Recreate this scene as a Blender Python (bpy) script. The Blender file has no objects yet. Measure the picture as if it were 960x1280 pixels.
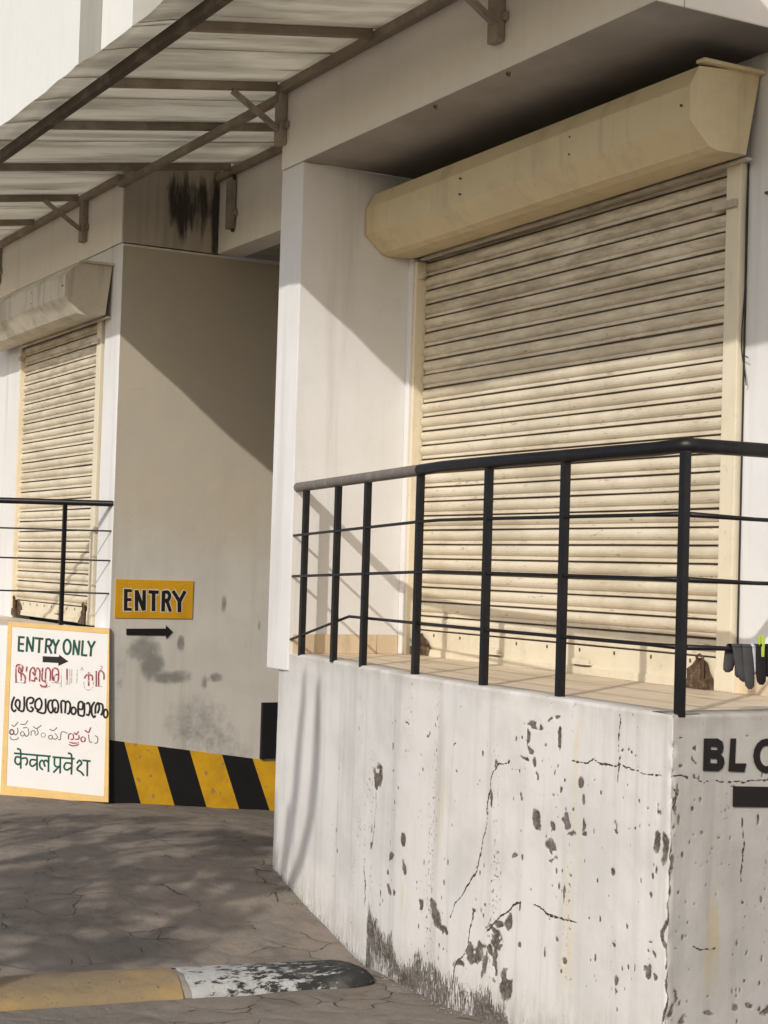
import bpy, bmesh, math, random
import numpy as np
from mathutils import Vector, Matrix
random.seed(7); rng = np.random.default_rng(7)
scene = bpy.context.scene
col = scene.collection
# ------------------------------------------------------------------ camera
cam_d = bpy.data.cameras.new("camera"); cam = bpy.data.objects.new("camera", cam_d); col.objects.link(cam)
YAW, PITCH, ROLL, FPX = 1.064, 0.034, 0.030, 2064.0
fw = Vector((-math.sin(YAW)*math.cos(PITCH), math.cos(YAW)*math.cos(PITCH), math.sin(PITCH))).normalized()
rt = Vector((math.cos(YAW), math.sin(YAW), 0)); up = rt.cross(fw)
rt2 = rt*math.cos(ROLL)+up*math.sin(ROLL); up2 = up*math.cos(ROLL)-rt*math.sin(ROLL)
M = Matrix((rt2, up2, -fw)).transposed().to_4x4(); M.translation = Vector((0, 0, 1.7))
cam.matrix_world = M
cam_d.sensor_fit = 'VERTICAL'; cam_d.sensor_height = 36.0; cam_d.lens = 36.0*FPX/1280.0
cam_d.clip_start = 0.05; cam_d.clip_end = 800
scene.camera = cam
# ------------------------------------------------------------------ light
TO_SUN = Vector((0.75, -1.0, 0.745)).normalized()
w = bpy.data.worlds.new("World"); scene.world = w; w.use_nodes = True
nt = w.node_tree; bg = nt.nodes["Background"]; sky = nt.nodes.new("ShaderNodeTexSky")
sky.sky_type = 'NISHITA'; sky.sun_disc = False
sky.sun_elevation = math.asin(TO_SUN.z); sky.sun_rotation = math.atan2(TO_SUN.x, TO_SUN.y)
sky.dust_density = 1.6; sky.air_density = 1.0; sky.ozone_density = 1.0
nt.links.new(sky.outputs[0], bg.inputs[0]); bg.inputs[1].default_value = 0.145
sd = bpy.data.lights.new("sun", 'SUN'); sd.energy = 2.5; sd.angle = math.radians(0.55); sd.color = (1.0, 0.97, 0.92)
so = bpy.data.objects.new("sun", sd); col.objects.link(so)
so.rotation_euler = (-TO_SUN).to_track_quat('-Z', 'Y').to_euler()
scene.view_settings.view_transform = 'Standard'; scene.view_settings.look = 'None'
scene.view_settings.exposure = 0.0; scene.view_settings.gamma = 1.0
# ------------------------------------------------------------------ data (metres on each surface)
D = {
    'entry_only': [[0.0129,[0.599,1.1454],[0.5988,1.0404]],[0.0129,[0.6056,1.1391],[0.5598,1.1375]],[0.0129,[0.6008,1.0921],[0.5633,1.0902]],[0.0129,[0.6044,1.0456],[0.5615,1.0415]],[0.0129,[0.5423,1.0368],[0.5402,1.1441]],[0.0129,[0.5416,1.1395],[0.5012,1.0388]],[0.0129,[0.5012,1.0388],[0.4975,1.1439]],[0.0129,[0.488,1.135],[0.4269,1.1308]],[0.0129,[0.4544,1.1322],[0.4568,1.0317]],[0.0129,[0.4095,1.0309],[0.4057,1.1345]],[0.0129,[0.3628,1.1304],[0.3396,1.0801]],[0.0129,[0.3171,1.1295],[0.3396,1.0801]],[0.0129,[0.3397,1.0824],[0.3423,1.0291]],[0.0129,[0.2141,1.0238],[0.2111,1.1311]],[0.0129,[0.2125,1.1265],[0.1783,1.0241]],[0.0129,[0.1783,1.0241],[0.1729,1.1277]],[0.0129,[0.1501,1.1299],[0.1532,1.0256]],[0.0129,[0.1578,1.027],[0.115,1.0237]],[0.0129,[0.1142,1.1272],[0.0895,1.0769]],[0.0129,[0.0638,1.1264],[0.0895,1.0769]],[0.0129,[0.0895,1.0785],[0.0919,1.0183]],[0.0129,[0.3892,1.0809],[0.3667,1.0291]],[0.0129,[0.4085,1.1275],[0.4049,1.1281],[0.3997,1.129],[0.3938,1.1299],[0.3881,1.13],[0.3834,1.129],[0.3795,1.1266],[0.3759,1.123],[0.3729,1.1188],[0.3707,1.1142],[0.3697,1.1097],[0.3698,1.1047],[0.371,1.0991],[0.373,1.0936],[0.3759,1.0886],[0.3795,1.085],[0.3845,1.083],[0.391,1.0821],[0.3979,1.0819],[0.4041,1.082],[0.4083,1.0819]],[0.0129,[0.2337,1.081],[0.2336,1.0771],[0.2337,1.0732],[0.234,1.0692],[0.2344,1.0654],[0.2349,1.0617],[0.2356,1.0582],[0.2365,1.0547],[0.2375,1.0513],[0.2386,1.0482],[0.2398,1.0453],[0.2411,1.0426],[0.2426,1.0401],[0.2442,1.0379],[0.2458,1.0359],[0.2476,1.0342],[0.2493,1.0328],[0.2512,1.0317],[0.2531,1.0308],[0.2551,1.0303],[0.257,1.0301],[0.259,1.0302],[0.2609,1.0306],[0.2629,1.0313],[0.2649,1.0323],[0.2667,1.0336],[0.2686,1.0352],[0.2704,1.0371],[0.2721,1.0392],[0.2737,1.0416],[0.2753,1.0442],[0.2767,1.047],[0.2781,1.0501],[0.2793,1.0534],[0.2804,1.0568],[0.2814,1.0603],[0.2822,1.064],[0.2828,1.0678],[0.2834,1.0717],[0.2837,1.0756],[0.284,1.0795],[0.284,1.0834],[0.2839,1.0873],[0.2837,1.0913],[0.2833,1.0951],[0.2828,1.0988],[0.2821,1.1023],[0.2812,1.1058],[0.2802,1.1092],[0.2791,1.1123],[0.2779,1.1152],[0.2765,1.1179],[0.2751,1.1204],[0.2735,1.1226],[0.2718,1.1246],[0.2701,1.1263],[0.2683,1.1277],[0.2665,1.1288],[0.2646,1.1297],[0.2626,1.1302],[0.2607,1.1304],[0.2587,1.1303],[0.2567,1.1299],[0.2548,1.1292],[0.2528,1.1282],[0.2509,1.1269],[0.2491,1.1253],[0.2473,1.1234],[0.2456,1.1213],[0.2439,1.1189],[0.2424,1.1163],[0.241,1.1135],[0.2396,1.1104],[0.2384,1.1071],[0.2373,1.1037],[0.2363,1.1002],[0.2355,1.0965],[0.2348,1.0927],[0.2343,1.0888],[0.2339,1.0849],[0.2337,1.081]]],
    'board_arrow': [[0.4285,1.0098],[0.3141,1.0086],[0.3132,1.0238],[0.246,0.9787],[0.3148,0.944],[0.3164,0.9652],[0.427,0.968]],
    'tamil': [[0.0068,[0.6081,0.8217],[0.6091,0.8391],[0.611,0.8646],[0.6125,0.8929],[0.6126,0.9184],[0.6101,0.9357],[0.6036,0.9434],[0.5938,0.9454],[0.5829,0.9434],[0.5732,0.9392],[0.5667,0.9347],[0.5642,0.9286],[0.5644,0.9197],[0.566,0.9099],[0.568,0.9011],[0.569,0.8951]],[0.0068,[0.5894,0.9325],[0.5903,0.9269],[0.5918,0.9189],[0.5932,0.9098],[0.5935,0.9011],[0.5918,0.8944],[0.5875,0.8902],[0.5811,0.8876],[0.5738,0.8856],[0.5666,0.8834],[0.5608,0.8801],[0.5563,0.8759],[0.5524,0.8711],[0.549,0.8659],[0.5464,0.8602],[0.5446,0.854],[0.5439,0.8466],[0.5443,0.8378],[0.5453,0.829],[0.5464,0.8213],[0.547,0.816]],[0.0068,[0.5777,0.9252],[0.5728,0.8342]],[0.0068,[0.5362,0.9341],[0.5386,0.896]],[0.0068,[0.5132,0.8284],[0.5134,0.8395],[0.5139,0.8558],[0.5142,0.8741],[0.5138,0.8913],[0.5122,0.9044],[0.509,0.9133],[0.5045,0.9201],[0.4994,0.9248],[0.4944,0.9274],[0.4902,0.9278],[0.4869,0.9258],[0.4839,0.9212],[0.4812,0.9146],[0.4791,0.9066],[0.4777,0.8978],[0.4768,0.8866],[0.4763,0.8726],[0.4764,0.8582],[0.4773,0.8455],[0.4792,0.837],[0.4828,0.8336],[0.488,0.8338],[0.4936,0.836],[0.4987,0.8386],[0.5022,0.8401]],[0.0068,[0.4777,0.8978],[0.4752,0.9024],[0.4717,0.9093],[0.4676,0.9166],[0.4634,0.9225],[0.4596,0.925],[0.456,0.9238],[0.4522,0.9204],[0.4486,0.9149],[0.4455,0.9076],[0.4434,0.8988],[0.4426,0.8868],[0.4428,0.8712],[0.4435,0.8549],[0.4443,0.8404],[0.4447,0.8304]],[0.0068,[0.4967,0.8972],[0.4605,0.8451]],[0.0068,[0.4255,0.9298],[0.426,0.9173],[0.4269,0.899],[0.4277,0.8786],[0.4276,0.8598],[0.4263,0.8462],[0.4229,0.8391],[0.4179,0.8361],[0.4123,0.8353],[0.407,0.8345],[0.4029,0.8317],[0.3995,0.8262],[0.3963,0.8193],[0.3938,0.8122],[0.3929,0.8059],[0.3941,0.8015],[0.3987,0.7993],[0.406,0.7984],[0.4145,0.7986],[0.4225,0.7995],[0.4284,0.8005],[0.4318,0.8021],[0.4339,0.8046],[0.435,0.8074],[0.4357,0.81],[0.4364,0.8117]],[0.0068,[0.4031,0.8392],[0.4033,0.8506],[0.4037,0.8673],[0.4039,0.8858],[0.4035,0.9029],[0.4021,0.9153],[0.3995,0.9224],[0.3957,0.9265],[0.3915,0.9283],[0.3872,0.9283],[0.3835,0.9272],[0.3802,0.925],[0.3769,0.9212],[0.3739,0.9158],[0.3714,0.9091],[0.3696,0.901],[0.3689,0.8901],[0.3689,0.8763],[0.3695,0.8618],[0.3701,0.849],[0.3704,0.8402]],[0.0068,[0.3537,0.8407],[0.3544,0.8508],[0.3555,0.8655],[0.3566,0.8819],[0.357,0.8974],[0.3562,0.909],[0.354,0.9167],[0.3506,0.9222],[0.3466,0.9258],[0.3422,0.9279],[0.3379,0.9286],[0.3331,0.9282],[0.3277,0.9264],[0.3223,0.923],[0.3176,0.9178],[0.3143,0.9103],[0.3124,0.8989],[0.3114,0.8837],[0.3113,0.8673],[0.3122,0.8525],[0.3141,0.8419],[0.3177,0.8357],[0.3229,0.832],[0.3288,0.8307],[0.3342,0.8313],[0.3382,0.8336],[0.3409,0.8385],[0.3431,0.8464],[0.3445,0.8556],[0.3447,0.8645],[0.3434,0.8714],[0.3398,0.8763],[0.334,0.8802],[0.3274,0.8832],[0.3214,0.8856],[0.3173,0.8874]],[0.0068,[0.254,0.9273],[0.2503,0.8248]],[0.0068,[0.101,0.909],[0.0974,0.8104]],[0.0068,[0.1298,0.8626],[0.1276,0.8668],[0.1246,0.8731],[0.121,0.88],[0.1167,0.886],[0.1117,0.8897],[0.1054,0.891],[0.0977,0.8908],[0.0896,0.8894],[0.0825,0.8868],[0.0772,0.8832],[0.0742,0.8776],[0.0728,0.8699],[0.0724,0.8616],[0.0724,0.8542],[0.0721,0.8491]],[0.0068,[0.048,0.9182],[0.0441,0.812]],[0.0068,[0.0266,0.8125],[0.0274,0.8261],[0.0286,0.846],[0.0298,0.8682],[0.0304,0.8887],[0.0299,0.9036],[0.028,0.9121],[0.025,0.9171],[0.0214,0.9193],[0.0175,0.9197],[0.0137,0.9193],[0.0097,0.9175],[0.0051,0.9139],[0.0006,0.9089],[-0.0033,0.9031],[-0.0061,0.897],[-0.0076,0.8899],[-0.0081,0.8812],[-0.0079,0.8723],[-0.0076,0.8645],[-0.0075,0.8591]]],
    'tamil_faint': [[0.003,[0.6194,0.8161],[0.6168,0.8167],[0.6134,0.8177],[0.609,0.8187],[0.6035,0.8195],[0.5967,0.8198],[0.5871,0.8195],[0.5749,0.8187],[0.5622,0.8177],[0.551,0.8167],[0.5432,0.8161]],[0.003,[0.2921,0.9262],[0.2911,0.797]],[0.003,[0.2348,0.9241],[0.2338,0.9092],[0.232,0.8872],[0.2304,0.8629],[0.2299,0.8408],[0.2313,0.8254],[0.2356,0.8181],[0.2424,0.8159],[0.2499,0.8168],[0.2568,0.8185],[0.2615,0.8192]],[0.003,[0.2196,0.9245],[0.2176,0.8258]],[0.003,[0.1814,0.9219],[0.1818,0.8268]],[0.003,[0.1585,0.9187],[0.1569,0.9223],[0.1547,0.9277],[0.1522,0.9335],[0.1498,0.938],[0.1478,0.9396],[0.1462,0.9372],[0.1447,0.932],[0.1434,0.9255],[0.1424,0.9194],[0.1416,0.9154]],[0.003,[0.1327,0.8397],[0.1324,0.8343],[0.1321,0.8265],[0.1315,0.8177],[0.1301,0.809],[0.1276,0.8019],[0.1235,0.7957],[0.1183,0.7898],[0.1123,0.7846],[0.1061,0.7811],[0.1001,0.7799],[0.094,0.7815],[0.0873,0.7854],[0.0808,0.7909],[0.075,0.7972],[0.0705,0.8036],[0.0677,0.8109],[0.066,0.8196],[0.0652,0.8285],[0.0647,0.8363],[0.0643,0.8417]],[0.003,[0.0556,0.8116],[0.0022,0.8094]],[0.003,[0.0224,0.9494],[0.0203,0.95],[0.0172,0.951],[0.0138,0.9519],[0.0108,0.9522],[0.0088,0.9513],[0.0078,0.9487],[0.0075,0.9446],[0.0078,0.94],[0.0085,0.9359],[0.0096,0.9331],[0.0115,0.9318],[0.0143,0.9316],[0.0173,0.932],[0.02,0.9325],[0.0218,0.9327]],[0.003,[0.4319,0.7928],[0.4284,0.7922],[0.4236,0.7911],[0.4179,0.79],[0.4116,0.7895],[0.4051,0.7898],[0.3977,0.7915],[0.3891,0.7943],[0.3804,0.7975],[0.3728,0.8004],[0.3675,0.8023]],[0.003,[0.3607,0.8253],[0.2997,0.8233]]],
    'malayalam': [[0.0107,[0.6158,0.721],[0.6181,0.7155],[0.6215,0.7077],[0.6252,0.6986],[0.6286,0.6891],[0.631,0.6803],[0.6323,0.6717],[0.6331,0.6626],[0.6333,0.6538],[0.6329,0.6455],[0.6317,0.6385],[0.6296,0.6325],[0.6265,0.627],[0.6228,0.6225],[0.6191,0.6193],[0.6157,0.6177],[0.6125,0.6186],[0.609,0.6215],[0.6058,0.6255],[0.603,0.6294],[0.601,0.6318]],[0.0107,[0.5882,0.636],[0.5913,0.64],[0.596,0.6456],[0.601,0.6522],[0.6053,0.6592],[0.6076,0.6658],[0.6078,0.6729],[0.6064,0.6808],[0.6041,0.6884],[0.6012,0.6948],[0.5982,0.6987],[0.5945,0.7001],[0.5899,0.6996],[0.5852,0.6975],[0.581,0.6941],[0.5781,0.6894],[0.5767,0.6828],[0.5764,0.674],[0.5768,0.6643],[0.5775,0.6551],[0.578,0.6477],[0.5791,0.6422],[0.5811,0.6376],[0.5829,0.6339],[0.5835,0.6309],[0.5819,0.6286],[0.5769,0.6257],[0.5693,0.6221],[0.5607,0.6199],[0.5528,0.621],[0.5476,0.6274],[0.5453,0.642],[0.545,0.6638],[0.5458,0.6879],[0.5469,0.7097],[0.5474,0.7245]],[0.0107,[0.4992,0.7199],[0.5029,0.7185],[0.5083,0.7168],[0.5143,0.7144],[0.5198,0.711],[0.5239,0.7062],[0.5263,0.6995],[0.5279,0.6911],[0.5287,0.6819],[0.5288,0.6727],[0.5284,0.6644],[0.5274,0.6567],[0.5256,0.6491],[0.5233,0.6419],[0.5205,0.6356],[0.5172,0.6305],[0.5132,0.6267],[0.5083,0.6238],[0.5031,0.6219],[0.4982,0.6211],[0.4941,0.6214],[0.4904,0.6233],[0.4869,0.6267],[0.4839,0.631],[0.4821,0.6354],[0.4818,0.6392],[0.4839,0.6425],[0.488,0.646],[0.4929,0.6492],[0.4975,0.6519],[0.5006,0.6538]],[0.0107,[0.509,0.6763],[0.5061,0.6768],[0.5018,0.6773],[0.4969,0.6782],[0.4923,0.6797],[0.4887,0.6822],[0.486,0.6863],[0.4836,0.6916],[0.4818,0.6974],[0.4809,0.703],[0.4813,0.7075],[0.4835,0.711],[0.4875,0.714],[0.4921,0.7164],[0.4964,0.7184],[0.4992,0.7199]],[0.0107,[0.4412,0.6328],[0.4451,0.6349],[0.4509,0.6376],[0.4573,0.6412],[0.4631,0.6456],[0.467,0.651],[0.4689,0.6582],[0.4698,0.667],[0.4696,0.6764],[0.4684,0.6854],[0.4663,0.6928],[0.4626,0.6992],[0.4573,0.7053],[0.4514,0.7103],[0.4455,0.7135],[0.4404,0.714],[0.4359,0.7113],[0.4314,0.7056],[0.4274,0.6983],[0.4243,0.6902],[0.4225,0.6827],[0.4222,0.6752],[0.423,0.6671],[0.4249,0.6589],[0.4273,0.6512],[0.4302,0.6445],[0.4349,0.6388],[0.4417,0.6338],[0.4483,0.6294],[0.4525,0.6257],[0.4522,0.6226],[0.4453,0.6187],[0.4331,0.6141],[0.4189,0.6109],[0.4059,0.611],[0.3972,0.6167],[0.3938,0.631],[0.3934,0.6527],[0.3949,0.677],[0.3968,0.6989],[0.3977,0.7138]],[0.0107,[0.3525,0.706],[0.3559,0.7046],[0.3608,0.7028],[0.3663,0.7004],[0.3713,0.6968],[0.3749,0.6917],[0.3769,0.6843],[0.3781,0.675],[0.3785,0.6647],[0.3782,0.6547],[0.377,0.6461],[0.3747,0.6384],[0.3712,0.6308],[0.3672,0.6242],[0.363,0.6191],[0.3591,0.6163],[0.3553,0.616],[0.3511,0.6178],[0.3472,0.6214],[0.344,0.6262],[0.3422,0.632],[0.3423,0.6394],[0.344,0.6488],[0.3463,0.6591],[0.3484,0.6689],[0.3492,0.6773],[0.3488,0.6843],[0.3477,0.6908],[0.3461,0.6964],[0.3439,0.7009],[0.341,0.7041],[0.3372,0.7059],[0.3324,0.7067],[0.3273,0.7061],[0.3223,0.7043],[0.3181,0.701],[0.3146,0.6957],[0.3113,0.6886],[0.3086,0.6804],[0.3065,0.6718],[0.3053,0.6634],[0.3051,0.6546],[0.3057,0.6448],[0.3071,0.6352],[0.309,0.6271],[0.3114,0.6215],[0.3148,0.6188],[0.3193,0.6182],[0.3241,0.6193],[0.3281,0.6216],[0.3305,0.6247],[0.3308,0.6296],[0.3295,0.6364],[0.3274,0.6439],[0.3253,0.6507],[0.324,0.6553]],[0.0107,[0.2807,0.6148],[0.2819,0.6255],[0.2837,0.6411],[0.2856,0.6586],[0.287,0.6748],[0.2871,0.6867],[0.2858,0.6939],[0.2835,0.6985],[0.2805,0.701],[0.2772,0.702],[0.274,0.7023],[0.2705,0.7022],[0.2665,0.7014],[0.2625,0.6991],[0.2591,0.6947],[0.2567,0.6876],[0.2556,0.6757],[0.2556,0.6595],[0.2561,0.6419],[0.2568,0.6262],[0.2571,0.6155]],[0.0107,[0.2567,0.6876],[0.2541,0.6899],[0.2505,0.6934],[0.2462,0.697],[0.2419,0.6994],[0.2381,0.6996],[0.2343,0.6972],[0.2304,0.6932],[0.2267,0.6877],[0.2237,0.6811],[0.2219,0.6735],[0.2215,0.6638],[0.2222,0.6519],[0.2236,0.6396],[0.2255,0.6284],[0.2276,0.6202],[0.2302,0.6156],[0.2336,0.6133],[0.2372,0.6126],[0.2403,0.6125],[0.2425,0.6122]],[0.0107,[0.1809,0.6352],[0.1809,0.6334],[0.181,0.6315],[0.1812,0.6296],[0.1815,0.6277],[0.1819,0.6259],[0.1824,0.6242],[0.1829,0.6225],[0.1836,0.6209],[0.1843,0.6194],[0.1852,0.618],[0.1861,0.6166],[0.1871,0.6154],[0.1882,0.6143],[0.1893,0.6133],[0.1905,0.6125],[0.1916,0.6118],[0.1929,0.6113],[0.1942,0.6109],[0.1955,0.6106],[0.1968,0.6105],[0.1981,0.6105],[0.1994,0.6107],[0.2007,0.611],[0.202,0.6115],[0.2032,0.6121],[0.2044,0.6129],[0.2056,0.6138],[0.2068,0.6148],[0.2079,0.616],[0.2089,0.6173],[0.2098,0.6186],[0.2107,0.6201],[0.2115,0.6217],[0.2122,0.6233],[0.2128,0.625],[0.2133,0.6268],[0.2137,0.6286],[0.214,0.6305],[0.2143,0.6324],[0.2144,0.6342],[0.2144,0.6361],[0.2143,0.638],[0.2141,0.6399],[0.2138,0.6418],[0.2134,0.6435],[0.213,0.6452],[0.2124,0.6469],[0.2117,0.6486],[0.211,0.6501],[0.2101,0.6515],[0.2092,0.6528],[0.2082,0.6541],[0.2071,0.6552],[0.206,0.6562],[0.2049,0.657],[0.2037,0.6577],[0.2024,0.6582],[0.2011,0.6586],[0.1998,0.6589],[0.1985,0.659],[0.1972,0.659],[0.1959,0.6588],[0.1946,0.6584],[0.1933,0.658],[0.1921,0.6574],[0.1909,0.6566],[0.1897,0.6557],[0.1885,0.6546],[0.1874,0.6535],[0.1864,0.6522],[0.1855,0.6509],[0.1846,0.6494],[0.1839,0.6478],[0.1832,0.6461],[0.1826,0.6444],[0.182,0.6427],[0.1816,0.6409],[0.1813,0.639],[0.181,0.6371],[0.1809,0.6352]],[0.0107,[0.1584,0.6033],[0.1594,0.605],[0.1607,0.6071],[0.1622,0.6101],[0.1636,0.6148],[0.1645,0.6221],[0.1652,0.6336],[0.1661,0.6489],[0.1665,0.6653],[0.1659,0.68],[0.1639,0.6904],[0.1595,0.6962],[0.153,0.6992],[0.1458,0.6999],[0.1394,0.6983],[0.1351,0.695],[0.1331,0.6884],[0.1323,0.6783],[0.1328,0.6669],[0.1342,0.6565],[0.1365,0.6495],[0.1405,0.6464],[0.1463,0.6459],[0.1527,0.6468],[0.1585,0.6481],[0.1624,0.6487]],[0.0107,[0.1624,0.607],[0.1566,0.6053],[0.1481,0.6021],[0.1386,0.5995],[0.1301,0.5998],[0.1243,0.6051],[0.1217,0.6181],[0.1213,0.6374],[0.122,0.659],[0.1231,0.6784],[0.1236,0.6916]],[0.0107,[0.1104,0.6844],[0.1079,0.6862],[0.1044,0.6892],[0.1004,0.6922],[0.0965,0.6937],[0.0932,0.6925],[0.0902,0.688],[0.0873,0.6811],[0.0847,0.6727],[0.0828,0.6637],[0.0819,0.6549],[0.0822,0.6455],[0.0833,0.6348],[0.0852,0.6243],[0.0876,0.6152],[0.0901,0.6091],[0.0934,0.6067],[0.0974,0.607],[0.1015,0.6089],[0.1052,0.6111],[0.1078,0.6124]],[0.0107,[0.0516,0.7013],[0.0543,0.6974],[0.0583,0.6919],[0.0627,0.6853],[0.0668,0.678],[0.0695,0.6704],[0.071,0.662],[0.0718,0.6526],[0.0718,0.6428],[0.0713,0.6333],[0.0702,0.6249],[0.0682,0.617],[0.0653,0.6091],[0.0619,0.6021],[0.0584,0.5966],[0.0553,0.5934],[0.0524,0.5935],[0.0493,0.5962],[0.0464,0.6002],[0.0439,0.6042],[0.0421,0.6067]],[0.0107,[0.0448,0.618],[0.0448,0.6257],[0.0449,0.6369],[0.0448,0.6495],[0.0443,0.6616],[0.0429,0.6712],[0.0404,0.6788],[0.0369,0.6856],[0.033,0.691],[0.0292,0.6942],[0.0262,0.6945],[0.0237,0.6908],[0.0214,0.6836],[0.0195,0.6746],[0.0182,0.6651],[0.018,0.6568],[0.0193,0.6491],[0.0218,0.6411],[0.0249,0.6334],[0.0278,0.6269],[0.0297,0.6223]],[0.0107,[0.0246,0.6907],[0.0206,0.6904],[0.0147,0.6902],[0.0082,0.6895],[0.0021,0.6876],[-0.0023,0.684],[-0.005,0.6777],[-0.0068,0.6695],[-0.0078,0.6602],[-0.008,0.6508],[-0.0076,0.6424],[-0.0062,0.6345],[-0.0036,0.6264],[-0.0006,0.6188],[0.0022,0.6124],[0.0041,0.6079]],[0.0107,[-0.0441,0.6222],[-0.0442,0.62],[-0.0441,0.6177],[-0.044,0.6155],[-0.0437,0.6133],[-0.0434,0.6112],[-0.043,0.6091],[-0.0424,0.6071],[-0.0418,0.6052],[-0.0411,0.6034],[-0.0404,0.6017],[-0.0396,0.6001],[-0.0387,0.5987],[-0.0377,0.5974],[-0.0368,0.5963],[-0.0357,0.5953],[-0.0346,0.5945],[-0.0335,0.5939],[-0.0323,0.5934],[-0.0311,0.5931],[-0.03,0.5929],[-0.0288,0.593],[-0.0275,0.5932],[-0.0263,0.5937],[-0.0252,0.5942],[-0.024,0.595],[-0.0229,0.5959],[-0.0219,0.597],[-0.0208,0.5982],[-0.0198,0.5996],[-0.0189,0.601],[-0.0181,0.6027],[-0.0173,0.6044],[-0.0165,0.6063],[-0.0158,0.6083],[-0.0152,0.6103],[-0.0148,0.6124],[-0.0144,0.6146],[-0.0141,0.6168],[-0.0138,0.6191],[-0.0137,0.6213],[-0.0137,0.6235],[-0.0137,0.6258],[-0.0139,0.628],[-0.0141,0.6302],[-0.0145,0.6323],[-0.0149,0.6344],[-0.0154,0.6364],[-0.016,0.6383],[-0.0167,0.6401],[-0.0175,0.6418],[-0.0183,0.6434],[-0.0192,0.6448],[-0.0201,0.6461],[-0.0211,0.6472],[-0.0221,0.6482],[-0.0232,0.649],[-0.0243,0.6496],[-0.0255,0.6501],[-0.0267,0.6504],[-0.0279,0.6506],[-0.0291,0.6505],[-0.0303,0.6503],[-0.0315,0.6498],[-0.0327,0.6493],[-0.0338,0.6485],[-0.0349,0.6476],[-0.036,0.6466],[-0.037,0.6453],[-0.038,0.6439],[-0.0389,0.6425],[-0.0398,0.6408],[-0.0406,0.6391],[-0.0414,0.6372],[-0.042,0.6352],[-0.0426,0.6332],[-0.0431,0.6311],[-0.0435,0.6289],[-0.0438,0.6267],[-0.044,0.6244],[-0.0441,0.6222]]],
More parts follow.
